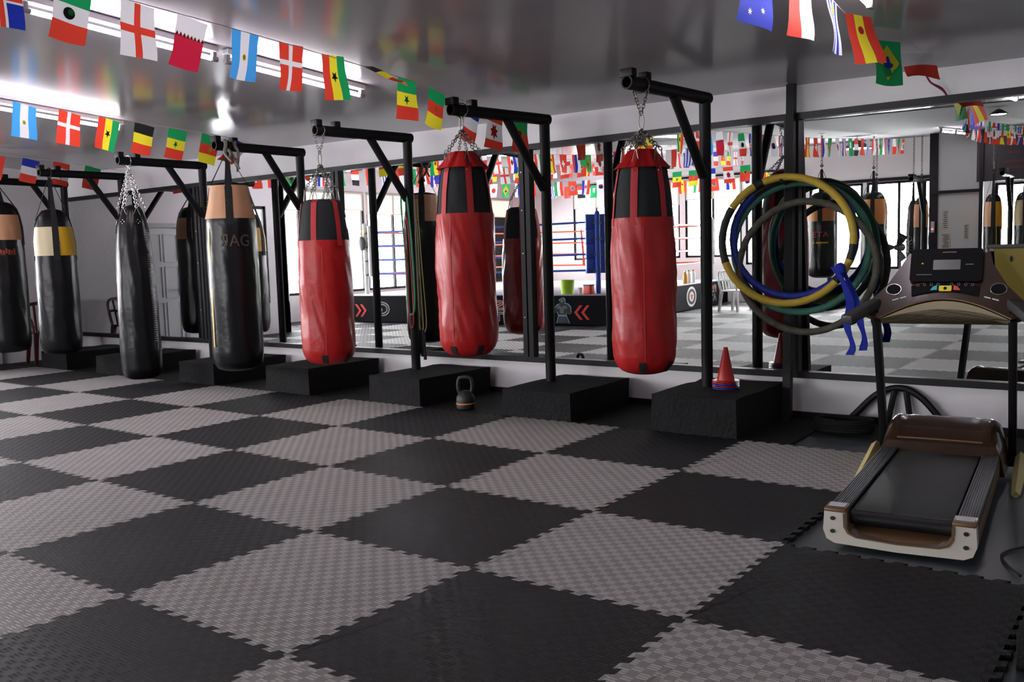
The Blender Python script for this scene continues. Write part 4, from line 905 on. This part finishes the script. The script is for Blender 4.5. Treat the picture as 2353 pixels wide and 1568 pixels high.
# fans
FANM = mat('fan_grey', (.25, .26, .26), .4)
def fan(name, loc, face, r, label, post=None, m=FANM):
    t = thing(name, label, 'fan', loc, face, 'electric fans'); M = Matrix(((1, 0, 0, 0), (0, 0, -1, 0), (0, 1, 0, 0), (0, 0, 0, 1)))
    mb = MB()
    for k in range(28):
        a = 2 * PI * k / 28; mb.tube([(.03 * math.cos(a), -.06, .03 * math.sin(a)), (r * .7 * math.cos(a), -.075, r * .7 * math.sin(a)), (r * math.cos(a), -.02, r * math.sin(a)), (r * .7 * math.cos(a), .045, r * .7 * math.sin(a))], .0025, 4)
    for rr, yy in ((r, -.02), (r * .7, -.075), (.03, -.06)): mb.tube([(rr * math.cos(k * PI / 16), yy, rr * math.sin(k * PI / 16)) for k in range(32)], .006, 5, closed=True)
    mb.build('guard', m, t)
    mb = MB(); mb.tube([(0, -.04, 0), (0, .16, 0)], [.05, .07], 14); mb.build('motor', m, t)
    for k in range(3):
        a = k * 2 * PI / 3; mb = MB(); vs_ = []
        for rr, w in ((.05, .05), (r * .5, .12), (r * .88, .14)):
            for s in (-1, 1):
                for th in (-.003, .003): vs_.append((rr * math.cos(a + s * w / rr * .5), -.03 + s * .02 + th, rr * math.sin(a + s * w / rr * .5)))
        mb.add(vs_, [(0, 2, 6, 4), (1, 3, 7, 5), (4, 6, 10, 8), (5, 7, 11, 9), (0, 4, 5, 1), (4, 8, 9, 5), (2, 6, 7, 3), (6, 10, 11, 7), (8, 10, 11, 9), (0, 1, 3, 2)]); mb.build('blade', m, t)
    if post == 'floor':
        mb = MB(); mb.tube([(0, .10, -.05), (0, .10, -loc[2] + .05)], .02, 10); mb.build('pole', m, t); mb = MB(); mb.lathe([(0, 0), (.24, 0), (.22, .03), (.05, .05), (0, .05)], 24, 0, Matrix.Translation((0, .1, -loc[2] + .021))); mb.build('base', m, t)
    if post == 'wall':
        mb = MB(); mb.tube([(0, .12, -.02), (0, .3, -.06)], .02, 8); mb.box((0, .31, -.08), (.1, .03, .2)); mb.build('bracket', m, t)
    return t
fan('wall_fan', (-4.55, YB + .36, 2.82), PI, .24, 'wall fan high on the far wall, seen above the ring ropes', 'wall', mat('fan_pale', (.5, .5, .5), .4))
fan('pedestal_fan', (-.75, -6.1, 1.25), PI + .2, .3, 'dark pedestal fan among the mirrored bags at the right', 'floor', mat('fan_dark', (.03, .03, .03), .4))
fan('pole_fan', (-9.9, -3.0, 1.75), -PI / 2 + PI, .22, 'pale round fan high beside the left windows, over the ring', None, mat('fan_pale', (.5, .5, .5), .4)) if False else None

# ---------------------------------------------------------------- second row of bags at the back, seen in the mirror on the right
BACK = [(-1.55, -3.92, .78, 1.45, .225, [ORANGE, ORANGE, ORANGE, ORANGE], 'grey and black bag with orange top and red letters, reflected inside the hoops', BLKL),
        (-1.3, -6.1, .55, 1.75, .22, [ORANGE, ORANGE, ORANGE, ORANGE], 'tall black bag with orange top reflected right of the hoops', BLKL),
        (-1.75, -8.0, .7, 1.6, .21, [ORANGE, TAN, ORANGE, TAN], 'far black bag with orange panels half hidden by the yellow hoop reflection', BLKL),
        (-1.18, -8.6, .95, 1.25, .13, None, 'shrunken plain black bag standing in for a second reflection, left of the dark column', BLKL),  # this bag and the next are scaled down to imitate second reflections
        (-.98, -8.4, .8, 1.45, .14, [TAN, TAN, TAN, TAN], 'shrunken black bag with tan top and yellow stripe, standing in for a second reflection, just left of the dark column', BLKL),
        (.45, -7.6, .7, 1.5, .15, [TAN, YEL, TAN, YEL], 'black bag with yellow side stripe right of the dark column in the mirror', BLKL),
        (.98, -7.5, .7, 1.5, .16, [TANY, YEL, TANY, YEL], 'black bag with old gold top at the right edge of the mirror', BLKL)]
for k, (x, y, zb, H, R, pn, lab, bm_) in enumerate(BACK):
    y -= .49
    zs = zb + H + .42
    strap_bag(x, y, zb, H, R, pn or [None] * 4, lab, 11 + k, az=zs, group='bags reflected from the back row', taper=.9 if pn else .7, zp0=H - .5 if k == 0 else H - .62, zp1=H - .16,
              text=('ETA', .13, 1.35, H * .5, 1.2) if k == 0 else None, tmir=True, tex_col=mat('bright_red_print', (.55, .06, .03), .5), sub=(1.35, H * .4, .26) if k == 0 else None,
              stripe=(1.0, .1, 1.1) if k in (4, 5) else ((1.55, .3, 1.05) if k == 1 else None))
    zc = ceil_z(x, y)
    mb = MB(); chain(mb, (0, 0, 0), (0, 0, zc - zs - .02), link=.06, r=.005, w=.016); mb.lathe([(0, zc - zs - .03), (.05, zc - zs - .02), (.05, zc - zs), (0, zc - zs)], 14)
    o = mb.build('ceiling_chain', STEEL); o.location = (x, y, zs + .05 - .05); tag(o, 'chain from the ceiling down to a back-row bag, seen in the mirror', 'chain', 'ceiling chains of the back-row bags')
# black posts of the back row
for x, y, lab in ((-2.45, -7.7, 'left'), (-.72, -7.9, 'middle'), (.75, -8.0, 'right')):
    o = copy_tree(proto_stand); o.location = (x, y, 0.02); o.rotation_euler = (0, 0, PI); tag(o, 'empty black bag stand in the back row, %s one of three in the mirror' % lab, 'bag stand', 'black bag stands in the back row')
# dark column, notices, sign board
o = MB().box((-.72, -8.8, 1.75), (.16, .16, 3.48)).build('pillar', BLACK2, smooth=False); structure(o, 'dark square column seen in the mirror')
mb = MB(); mb.box((-.25, -8.8, 1.75), (.80, .12, 3.48)); structure(mb.build('partition', mat('grey_partition_paint', (.36, .37, .37), .6), smooth=False), 'grey wall panel beside the dark column')
mb = MB(); mb.box((-.3, -8.7, 2.3), (.9, .06, .06)); mb.box((.14, -8.72, 1.75), (.07, .06, 3.4)); structure(mb.build('trim_3', BLACK2, smooth=False))
PAP = mat('notice_paper', (.34, .32, .28), .6)
for k, (x, z, w, h, lab) in enumerate(((-.5, 1.75, .10, .38, 'tall notice sheet on the grey wall panel'), (-.48, 1.33, .16, .30, 'square notice sheet low on the grey wall panel'), (-.12, 1.5, .08, .30, 'narrow notice sheet at the right of the grey wall panel'))):
    mb = MB(); mb.box((0, 0, 0), (w, .004, h)); o = mb.build('notice', PAP, smooth=False); o.location = (x, -8.737, z); tag(o, lab, 'notice', 'notices')
    mb = MB(); r2 = random.Random(k)
    for q in range(9): mb.box((r2.uniform(-.1, .1) * w, .003, h * (.42 - q * .1)), (w * r2.uniform(.5, .8), .002, .012))
    mb.build('print_lines', PBK, o, smooth=False)
t = thing('socket_box', 'small switch box with a red pilot light on the dark column', 'switch', (-.72, -8.718, 1.62)); mb = MB(); mb.box((0, .02, 0), (.07, .05, .22), bev=.004); mb.build('housing', mat('grey_socket', (.3, .3, .31), .5), t); mb = MB(); mb.ball((0, .05, -.04), .014, seg=8); mb.build('pilot_light', mat('red_led', (1, .05, .03), .4, emit=6), t)
t = thing('sign_board', 'large dark poster board with blurred red print, top right of the mirror', 'sign', (1.1, -8.75, 2.88))
mb = MB(); mb.box((0, 0, 0), (2.1, .05, .84)); mb.build('board', mat('dark_poster', (.018, .014, .018), .5, var=.5, vscale=3), t, smooth=False)
mb = MB(); r2 = random.Random(3)
for q in range(14): mb.box((r2.uniform(-.8, .8), .028, r2.uniform(-.2, .36)), (r2.uniform(.1, .4), .004, r2.uniform(.02, .06)))
mb.build('red_print', mat('dull_red_print', (.10, .012, .016), .5), t, smooth=False)
vs_, fs = text_geo('R', .24); mb = MB(); mb.add([(-v.x - .55, .03, v.y - .28) for v in vs_], fs); mb.build('lettering', mat('dim_grey_letters', (.10, .10, .10), .5), t, smooth=False)
# hanging lamps
def lamp(x, y, z, label, on=True):
    t = thing('pendant_lamp', label, 'lamp', (x, y, z), 0, 'pendant lamps')
    mb = MB(); mb.lathe([(.05, .16), (.09, .14), (.26, .02), (.27, 0), (.25, 0), (.08, .12), (0, .13)], 32); mb.build('shade', mat('dark_shade', (.05, .05, .05), .4), t)
    mb = MB(); mb.lathe([(0, .01), (.2, .012), (.22, .03), (0, .05)], 24); mb.build('lamp_disc', mat('lamp_glow', (1, .93, 1), .4, emit=14), t)
    mb = MB(); mb.tube([(0, 0, .15), (0, 0, max(.2, (ceil_z(x, y) - z) / (.42 if z < 3 else 1)))], .008, 6); mb.build('rod', STEEL, t); return t
lamp(-1.75, -7.1, 3.14, 'pendant lamp with dark shade, reflected above the hoops'); lamp(1.5, -1.6, 2.86, 'small lit pendant lamp reflected at the top right edge of the mirror').scale = (.42, .42, .42)
# ---------------------------------------------------------------- bunting
def fm(n, c): return mat('flag_' + n, c, .7, trans=.3)
FB, FSK, FW, FR_, FY, FGN, FK, FMR, FOR = fm('blue', (.015, .035, .40)), fm('sky', (.06, .36, .80)), fm('white', (.78, .78, .80)), fm('red', (.72, .055, .03)), fm('yellow', (.82, .74, .03)), fm('green', (.01, .33, .10)), fm('black', (.015, .015, .015)), fm('maroon', (.55, .015, .05)), fm('orange', (.8, .25, .03))
FMATS = [FB, FSK, FW, FR_, FY, FGN, FK, FMR, FOR]; B_, S_, W_, R_, Y_, G_, K_, M_, O_ = range(9)
FWD_, FHT = .197, .297
def hs(*c): return [('r', 0, i / len(c), 1, (i + 1) / len(c), k) for i, k in enumerate(c)]
def vsn(*c): return [('r', i / len(c), 0, (i + 1) / len(c), 1, k) for i, k in enumerate(c)]
DES = {  # u across, v from top (0) to bottom (1)
 'argentina': (vsn(S_, W_, S_), [(star(.5, .53, .085, 12, .6), Y_)], 'sky blue and white striped flag with a sun'),
 'denmark': ([('r', 0, 0, 1, 1, R_)], [(rect(.40, 0, .56, 1), W_), (rect(0, .36, 1, .47), W_)], 'red flag with a white cross'),
 'ghana': (vsn(R_, Y_, G_), [(star(.5, .47, .14, 5, .4), K_)], 'red, yellow and green upright striped flag with a black star'),
 'belgium': (hs(K_, Y_, R_), [], 'black, yellow and red flag'),
 'senegal': (hs(G_, Y_, R_), [(star(.5, .5, .14, 5, .4), G_)], 'green, yellow and red banded flag with a green star'),
 'cameroon': (hs(G_, R_, Y_), [(star(.55, .5, .14, 5, .4), Y_)], 'green, red and yellow banded flag with a yellow star'),
 'france': (hs(B_, W_, R_), [], 'blue, white and red banded flag'),
 'canada': ([('r', 0, 0, 1, .25, R_), ('r', 0, .25, 1, .75, W_), ('r', 0, .75, 1, 1, R_)], [(star(.5, .5, .24, 7, .55), R_)], 'red and white flag with a red leaf'),
 'portugal': ([('r', 0, 0, 1, .42, G_), ('r', 0, .42, 1, 1, R_)], [(disc(.5, .42, .2, 16, .13), Y_), (disc(.5, .42, .12, 12, .08), R_)], 'green and red flag with a yellow ring'),
 'mexico': (hs(G_, W_, R_), [(disc(.45, .5, .17, 14, .11), K_), (disc(.5, .47, .09, 10, .06), G_)], 'green, white and red banded flag with an eagle emblem'),
 'england': ([('r', 0, 0, 1, 1, W_)], [(rect(.41, 0, .59, 1), R_), (rect(0, .41, 1, .55), R_)], 'white flag with a red cross'),
 'qatar': ([('r', 0, 0, 1, .40, W_), ('r', 0, .40, 1, 1, M_)], [([(i / 8, .405), (i / 8 + .0625, .32), (i / 8 + .125, .405)], M_) for i in range(8)], 'white and maroon flag with a toothed edge'),
 'australia': ([('r', 0, 0, 1, 1, B_)], [(star(.68, .72, .07, 7), W_), (star(.32, .8, .07, 7), W_), (star(.3, .5, .06, 7), W_), (star(.75, .3, .1, 7), W_), (rect(.12, .05, .2, .4), W_), (rect(.02, .18, .42, .26), R_)], 'dark blue flag with white stars'),
 'monaco': (vsn(R_, W_), [], 'red and white upright halved flag'),
 'uruguay': (vsn(W_, B_, W_, B_, W_, B_, W_), [(star(.5, .2, .15, 10, .6), Y_)], 'white flag with thin blue stripes and a sun'),
 'spain': (vsn(R_, Y_, R_), [(disc(.5, .3, .1, 10, .08), M_)], 'red, yellow and red upright striped flag'),
 'brazil': ([('r', 0, 0, 1, 1, G_)], [([(.5, .1), (.92, .5), (.5, .9), (.08, .5)], Y_), (disc(.5, .5, .2, 16, .14), B_)], 'green flag with a yellow diamond'),
 'japan': ([('r', 0, 0, 1, 1, W_)], [(disc(.5, .5, .28, 18, .19), R_)], 'white flag with a red disc'),
 'peru': ([('r', 0, 0, 1, .5, W_), ('r', 0, .5, 1, 1, R_)], [], 'white and red halved flag'),
 'tunisia': ([('r', 0, 0, 1, 1, R_)], [(disc(.5, .5, .3, 18, .2), W_), (star(.52, .5, .14, 5), R_)], 'red flag with a white disc and star'),
 'swiss': ([('r', 0, 0, 1, 1, R_)], [(rect(.42, .32, .58, .68), W_), (rect(.24, .44, .76, .56), W_)], 'red flag with a short white cross'),
 'iran': (vsn(G_, W_, R_), [], 'green, white and red upright striped flag'),
 'germany': (vsn(K_, R_, Y_), [], 'black, red and yellow upright striped flag'),
 'russia': (vsn(W_, B_, R_), [], 'white, blue and red upright striped flag'),
 'croatia': (vsn(B_, W_, R_), [(star(.5, .45, .16, 4, .7), R_)], 'blue, white and red upright striped flag with a checked shield'),
 'saudi': ([('r', 0, 0, 1, 1, G_)], [(rect(.35, .2, .65, .55), W_)], 'green flag with white script'),
 'wales': ([('r', 0, 0, .5, 1, G_), ('r', .5, 0, 1, 1, W_)], [(star(.5, .5, .25, 6, .5), R_)], 'green and white flag with a red beast'),
 'morocco': ([('r', 0, 0, 1, 1, R_)], [(star(.5, .5, .2, 5), G_)], 'red flag with a green star'),
 'poland': (vsn(W_, R_), [], 'white and red upright halved flag'),
 'korea': ([('r', 0, 0, 1, 1, W_)], [(disc(.5, .45, .25, 16, .1), R_), (disc(.5, .55, .25, 16, .1), B_)], 'white flag with a red and blue disc'),
 'costa_rica': (vsn(B_, W_, R_, W_, B_), [], 'blue, white and red multi-striped flag'),
 'egypt': ([('r', 0, 0, 1, .33, R_), ('r', 0, .33, 1, .67, W_), ('r', 0, .67, 1, 1, K_)], [], 'red, white and black banded flag'),
 'britain': ([('r', 0, 0, 1, 1, B_)], [(rect(.38, 0, .62, 1), W_), (rect(0, .42, 1, .58), W_), (rect(.44, 0, .56, 1), R_), (rect(0, .46, 1, .54), R_)], 'dark blue flag with a red and white cross'),
}
FCACHE = {}
def flag_mesh(key, var, amp=.022):
    kk = (key, var)
    if kk in FCACHE: return FCACHE[kk]
    base, emb, _ = DES[key]; mb = MB(); ph = var * 2.1
    def disp(u, v):                            # metres: u along the string, hanging down v
        n = amp * v * (math.sin(ph + 3.2 * u + 1.8 * v) + .4 * math.sin(ph * 1.7 + 6 * v))
        return (u * FWD_ + .012 * v * math.sin(ph + 1) * 2.2, n, -v * FHT * (1 - .03 * u * v))
    def isr(q): return len(q) == 4 and abs(q[0][0] - q[3][0]) < 1e-6 and abs(q[0][1] - q[1][1]) < 1e-6
    rc = [b[1:] for b in base] + [(q[0][0], q[0][1], q[2][0], q[2][1], c) for q, c in emb if isr(q)]
    emb = [e for e in emb if not isr(e[0])]
    ub = sorted({round(r[0], 5) for r in rc} | {round(r[2], 5) for r in rc}); vb = sorted({round(r[1], 5) for r in rc} | {round(r[3], 5) for r in rc})
    cells = []
    for ua, uz in zip(ub, ub[1:]):
        for va, vz in zip(vb, vb[1:]):
            um, vm = (ua + uz) / 2, (va + vz) / 2
            col = [r[4] for r in rc if r[0] <= um <= r[2] and r[1] <= vm <= r[3]][-1]
            cells.append(('r', ua, va, uz, vz, col))
    for (_, u0, v0, u1, v1, c) in cells:
        nu, nv = max(1, int(round((u1 - u0) * 6))), max(1, int(round((v1 - v0) * 8)))
        vs_ = [disp(u0 + (u1 - u0) * i / nu, v0 + (v1 - v0) * j / nv) for j in range(nv + 1) for i in range(nu + 1)]
        mb.add(vs_, [(j * (nu + 1) + i, j * (nu + 1) + i + 1, (j + 1) * (nu + 1) + i + 1, (j + 1) * (nu + 1) + i) for j in range(nv) for i in range(nu)], c)
    for n, (poly, c) in enumerate(emb):
        for s in (-1, 1):
            P = [tuple(Vector(disp(u, v)) + Vector((0, s * (.003 + .0008 * n), 0))) for u, v in poly]
            us = [p[0] for p in poly]; vv = [p[1] for p in poly]
            if len(poly) == 4 and abs(us[0] - us[3]) < 1e-6 and abs(vv[0] - vv[1]) < 1e-6:   # rectangles follow the cloth
                nu, nv = max(1, int((us[1] - us[0]) * 8)), max(1, int((vv[2] - vv[0]) * 10)); q = [disp(us[0] + (us[1] - us[0]) * i / nu, vv[0] + (vv[2] - vv[0]) * j / nv) for j in range(nv + 1) for i in range(nu + 1)]
                mb.add([(a, b + s * (.003 + .0008 * n), d) for a, b, d in q], [(j * (nu + 1) + i, j * (nu + 1) + i + 1, (j + 1) * (nu + 1) + i + 1, (j + 1) * (nu + 1) + i) for j in range(nv) for i in range(nu)], c)
            else:
                cu, cv = sum(us) / len(us), sum(vv) / len(vv); cp = tuple(Vector(disp(cu, cv)) + Vector((0, s * (.003 + .0008 * n), 0)))
                mb.add(P + [cp], [(i, (i + 1) % len(P), len(P)) for i in range(len(P))], c)
    o = mb.build('flag', FMATS, smooth=True, ang=80); FCACHE[kk] = o.data; me = o.data; bpy.data.objects.remove(o); return me
NAMES = list(DES)
def bunting(label, pts, flags, seed, group='flag strings under the ceiling', rest=None, rest_from=None, rest_to=None, step=.375):
    """pts: string polyline; flags: [(distance key y or x, design, yaw, lean)]"""
    pts = [(CX(x), CY(y), ceil_z(CX(x), CY(y)) - (ceil_z(x, y) - z)) for x, y, z in pts]
    t = thing('flag_bunting', label, 'bunting', pts[0], 0, group); o0 = Vector(pts[0]); P = bez(pts, 10)
    mb = MB(); mb.tube([p - o0 for p in P], .0028, 5); mb.build('string', CORD, t)
    ax = 1 if abs(pts[-1][1] - pts[0][1]) > abs(pts[-1][0] - pts[0][0]) else 0
    r2 = random.Random(seed)
    def at(k):
        for a, b in zip(P, P[1:]):
            lo, hi = sorted((a[ax], b[ax]))
            if lo <= k <= hi and hi > lo: return a.lerp(b, (k - a[ax]) / (b[ax] - a[ax]))
        return P[-1]
    lst = list(flags)
    if rest is not None:
        k = rest_from; i = seed
        while k > rest_to: lst.append((k, rest[i % len(rest)], 0, 0)); k -= step; i += 1
    for k, d, yaw, lean in lst:
        me = flag_mesh(d, r2.randrange(3)); o = bpy.data.objects.new('flag', me); COL.objects.link(o); o.parent = t
        k = (CY if ax else CX)(k); p = at(k); q = at(k + FWD_); dr = (q - p).normalized() if (q - p).length > 1e-4 else Vector((0, 1, 0))
        M = frame(p - o0, dr, Vector((0, 0, 1)).cross(dr))
        if isinstance(lean, tuple): M = M @ Matrix.Rotation(lean[1], 4, 'Z'); lean = lean[0]
        o.matrix_local = M @ Matrix.Rotation(lean + r2.uniform(-.10, .10), 4, 'X') @ Matrix.Rotation(yaw, 4, 'Y') ; o['label'] = DES[d][2]
    return t
def cz_(x, y, off=.07): return ceil_z(x, y) - off
SEQ = ['england', 'mexico', 'britain', 'germany', 'korea', 'croatia', 'tunisia', 'iran', 'spain', 'swiss', 'russia', 'brazil', 'japan', 'costa_rica', 'saudi', 'egypt', 'morocco', 'uruguay', 'poland', 'wales', 'monaco', 'australia', 'peru', 'portugal', 'canada', 'france', 'cameroon', 'senegal']
x1 = -1.49
bunting('flag string from the upper left corner to the arm of the middle red bag', [(x1, 4.30, cz_(x1, 4.3, .09)), (x1, 3.9, cz_(x1, 3.9, .10)), (x1, 3.3, cz_(x1, 3.3, .12)), (x1, 2.6, cz_(x1, 2.6)), (x1, 1, cz_(x1, 1)), (x1 - .02, -.5, cz_(x1, -.5, .09)), (x1, -3, cz_(x1, -3, .12)), (x1, -6, cz_(x1, -6, .1)), (x1, -9.5, cz_(x1, -9.5))],
        [(3.82, 'portugal', .12, 0), (3.45, 'canada', .15, .1), (3.14, 'france', .12, 0), (2.675, 'cameroon', .1, 0), (2.324, 'senegal', -.03, 0), (1.96, 'belgium', -.5, -1.0), (1.56, 'ghana', -.12, .1), (1.19, 'denmark', -.06, 0), (.82, 'argentina', 0, 0), (.44, 'qatar', .1, 0), (.08, 'england', .06, 0), (-.29, 'mexico', .08, 0), (-.68, 'britain', .03, 0)], 3, rest=SEQ, rest_from=-1.05, rest_to=-9.0)
x2 = -5.08
bunting('flag string across the upper left, ending above the black and tan bag', [(x2 + .15, 3.9, cz_(x2, 3.9, .12)), (x2 + .08, 3.2, cz_(x2, 3.2)), (x2, 2.2, cz_(x2, 2.2)), (x2 - .05, 1, cz_(x2, 1)), (x2 - .1, -1, cz_(x2, -1, .1)), (x2, -4, cz_(x2, -4, .12)), (x2, -7, cz_(x2, -7)), (x2, -9.5, cz_(x2, -9.5))],
        [(3.42, 'france', .2, .8), (3.03, 'cameroon', .12, 0), (2.66, 'senegal', .1, 0), (2.30, 'belgium', .12, 0), (1.94, 'ghana', .14, 0), (1.56, 'denmark', .14, 0), (1.15, 'argentina', .14, 0), (.77, 'qatar', .1, 0), (.4, 'england', .1, 0)], 5, rest=SEQ, rest_from=.02, rest_to=-9.0)
x3 = -8.75
bunting('farthest flag string at the left edge above the dark bags', [(x3 + .2, 4.2, cz_(x3, 4.2, .1)), (x3 + .1, 3.5, cz_(x3, 3.5)), (x3, 2.7, cz_(x3, 2.7)), (x3 - .05, 1, cz_(x3, 1)), (x3, -3, cz_(x3, -3, .12)), (x3, -9.4, cz_(x3, -9.4))],
        [(3.70, 'portugal', .12, 0), (3.30, 'canada', .12, 0), (2.93, 'france', .14, 0), (2.52, 'iran', .1, 0)], 9, rest=SEQ, rest_from=2.15, rest_to=-8.9)
def ix(x): return 3.433 + (x - 3.433) / .952
def iy(y): return -2.908 + (y + 2.908) / .952
bunting('flag string at the upper right, its end fraying above the mirror wall', [(ix(x), iy(y), cz_(ix(x), iy(y), o)) for x, y, o in ((1.99, 3.98, .03), (1.94, 3.62, .04), (1.87, 3.3, .04), (1.83, 2.95, .04), (1.86, 2.3, .05), (1.87, 2.06, .05), (1.85, 1.76, .04), (1.80, 1.53, .04), (1.71, 1.28, .04), (1.62, .95, .03), (1.52, .5, .03), (1.4, -.2, .05), (1.2, -3, .12), (1.3, -9.2, .1))],
        [(iy(y), d, w, l) for y, d, w, l in ((3.42, 'peru', 0, (-.75, -.9)), (3.0, 'brazil', 0, (-.35, -.6)), (2.36, 'spain', 0, (-.3, -.55)), (1.99, 'uruguay', 0, -.12), (1.62, 'monaco', 0, 0), (1.31, 'australia', .2, .05))], 13, rest=SEQ, rest_from=iy(.6), rest_to=-9.0)
mb = MB(); mb.tube(bez([(0, 0, 0), (.03, .03, -.06), (.09, .08, -.10), (.13, .10, -.17), (.15, .11, -.2)], 5), .007, 5); mb.tube(bez([(.04, .04, -.07), (.1, .08, -.12), (.13, .1, -.18)], 4), .006, 5)
o = mb.build('frayed_streamer', mat('maroon_thread', (.25, .03, .06), .7)); o.location = (1.93, 3.95, cz_(1.93, 3.95, .06)); tag(o, 'frayed red and blue streamer end dangling above the mirror on the right', 'streamer')
# strings running across over the ring
def xs(y, off): return [(-10.2, y, cz_(-10.2, y, off)), (-8.8, y, cz_(-8.8, y, off + .05)), (-7, y, cz_(-7, y, off + .08)), (-5, y, cz_(-5, y, off + .04)), (-3.2, y, cz_(-3.2, y, off))]
bunting('flag string running across over the near ropes of the ring, seen in the mirrors', xs(-2.6, .12)[::-1], [], 17, rest=SEQ, rest_from=-3.5, rest_to=-10.0, step=.36)
bunting('flag string running across over the middle of the ring, seen in the mirrors', xs(-5.2, .42)[::-1], [], 23, rest=SEQ, rest_from=-3.6, rest_to=-10.0, step=.36)
bunting('flag string running across over the far ropes of the ring, seen in the mirrors', xs(-8.0, .55)[::-1], [], 29, rest=SEQ, rest_from=-3.5, rest_to=-10.0, step=.40)
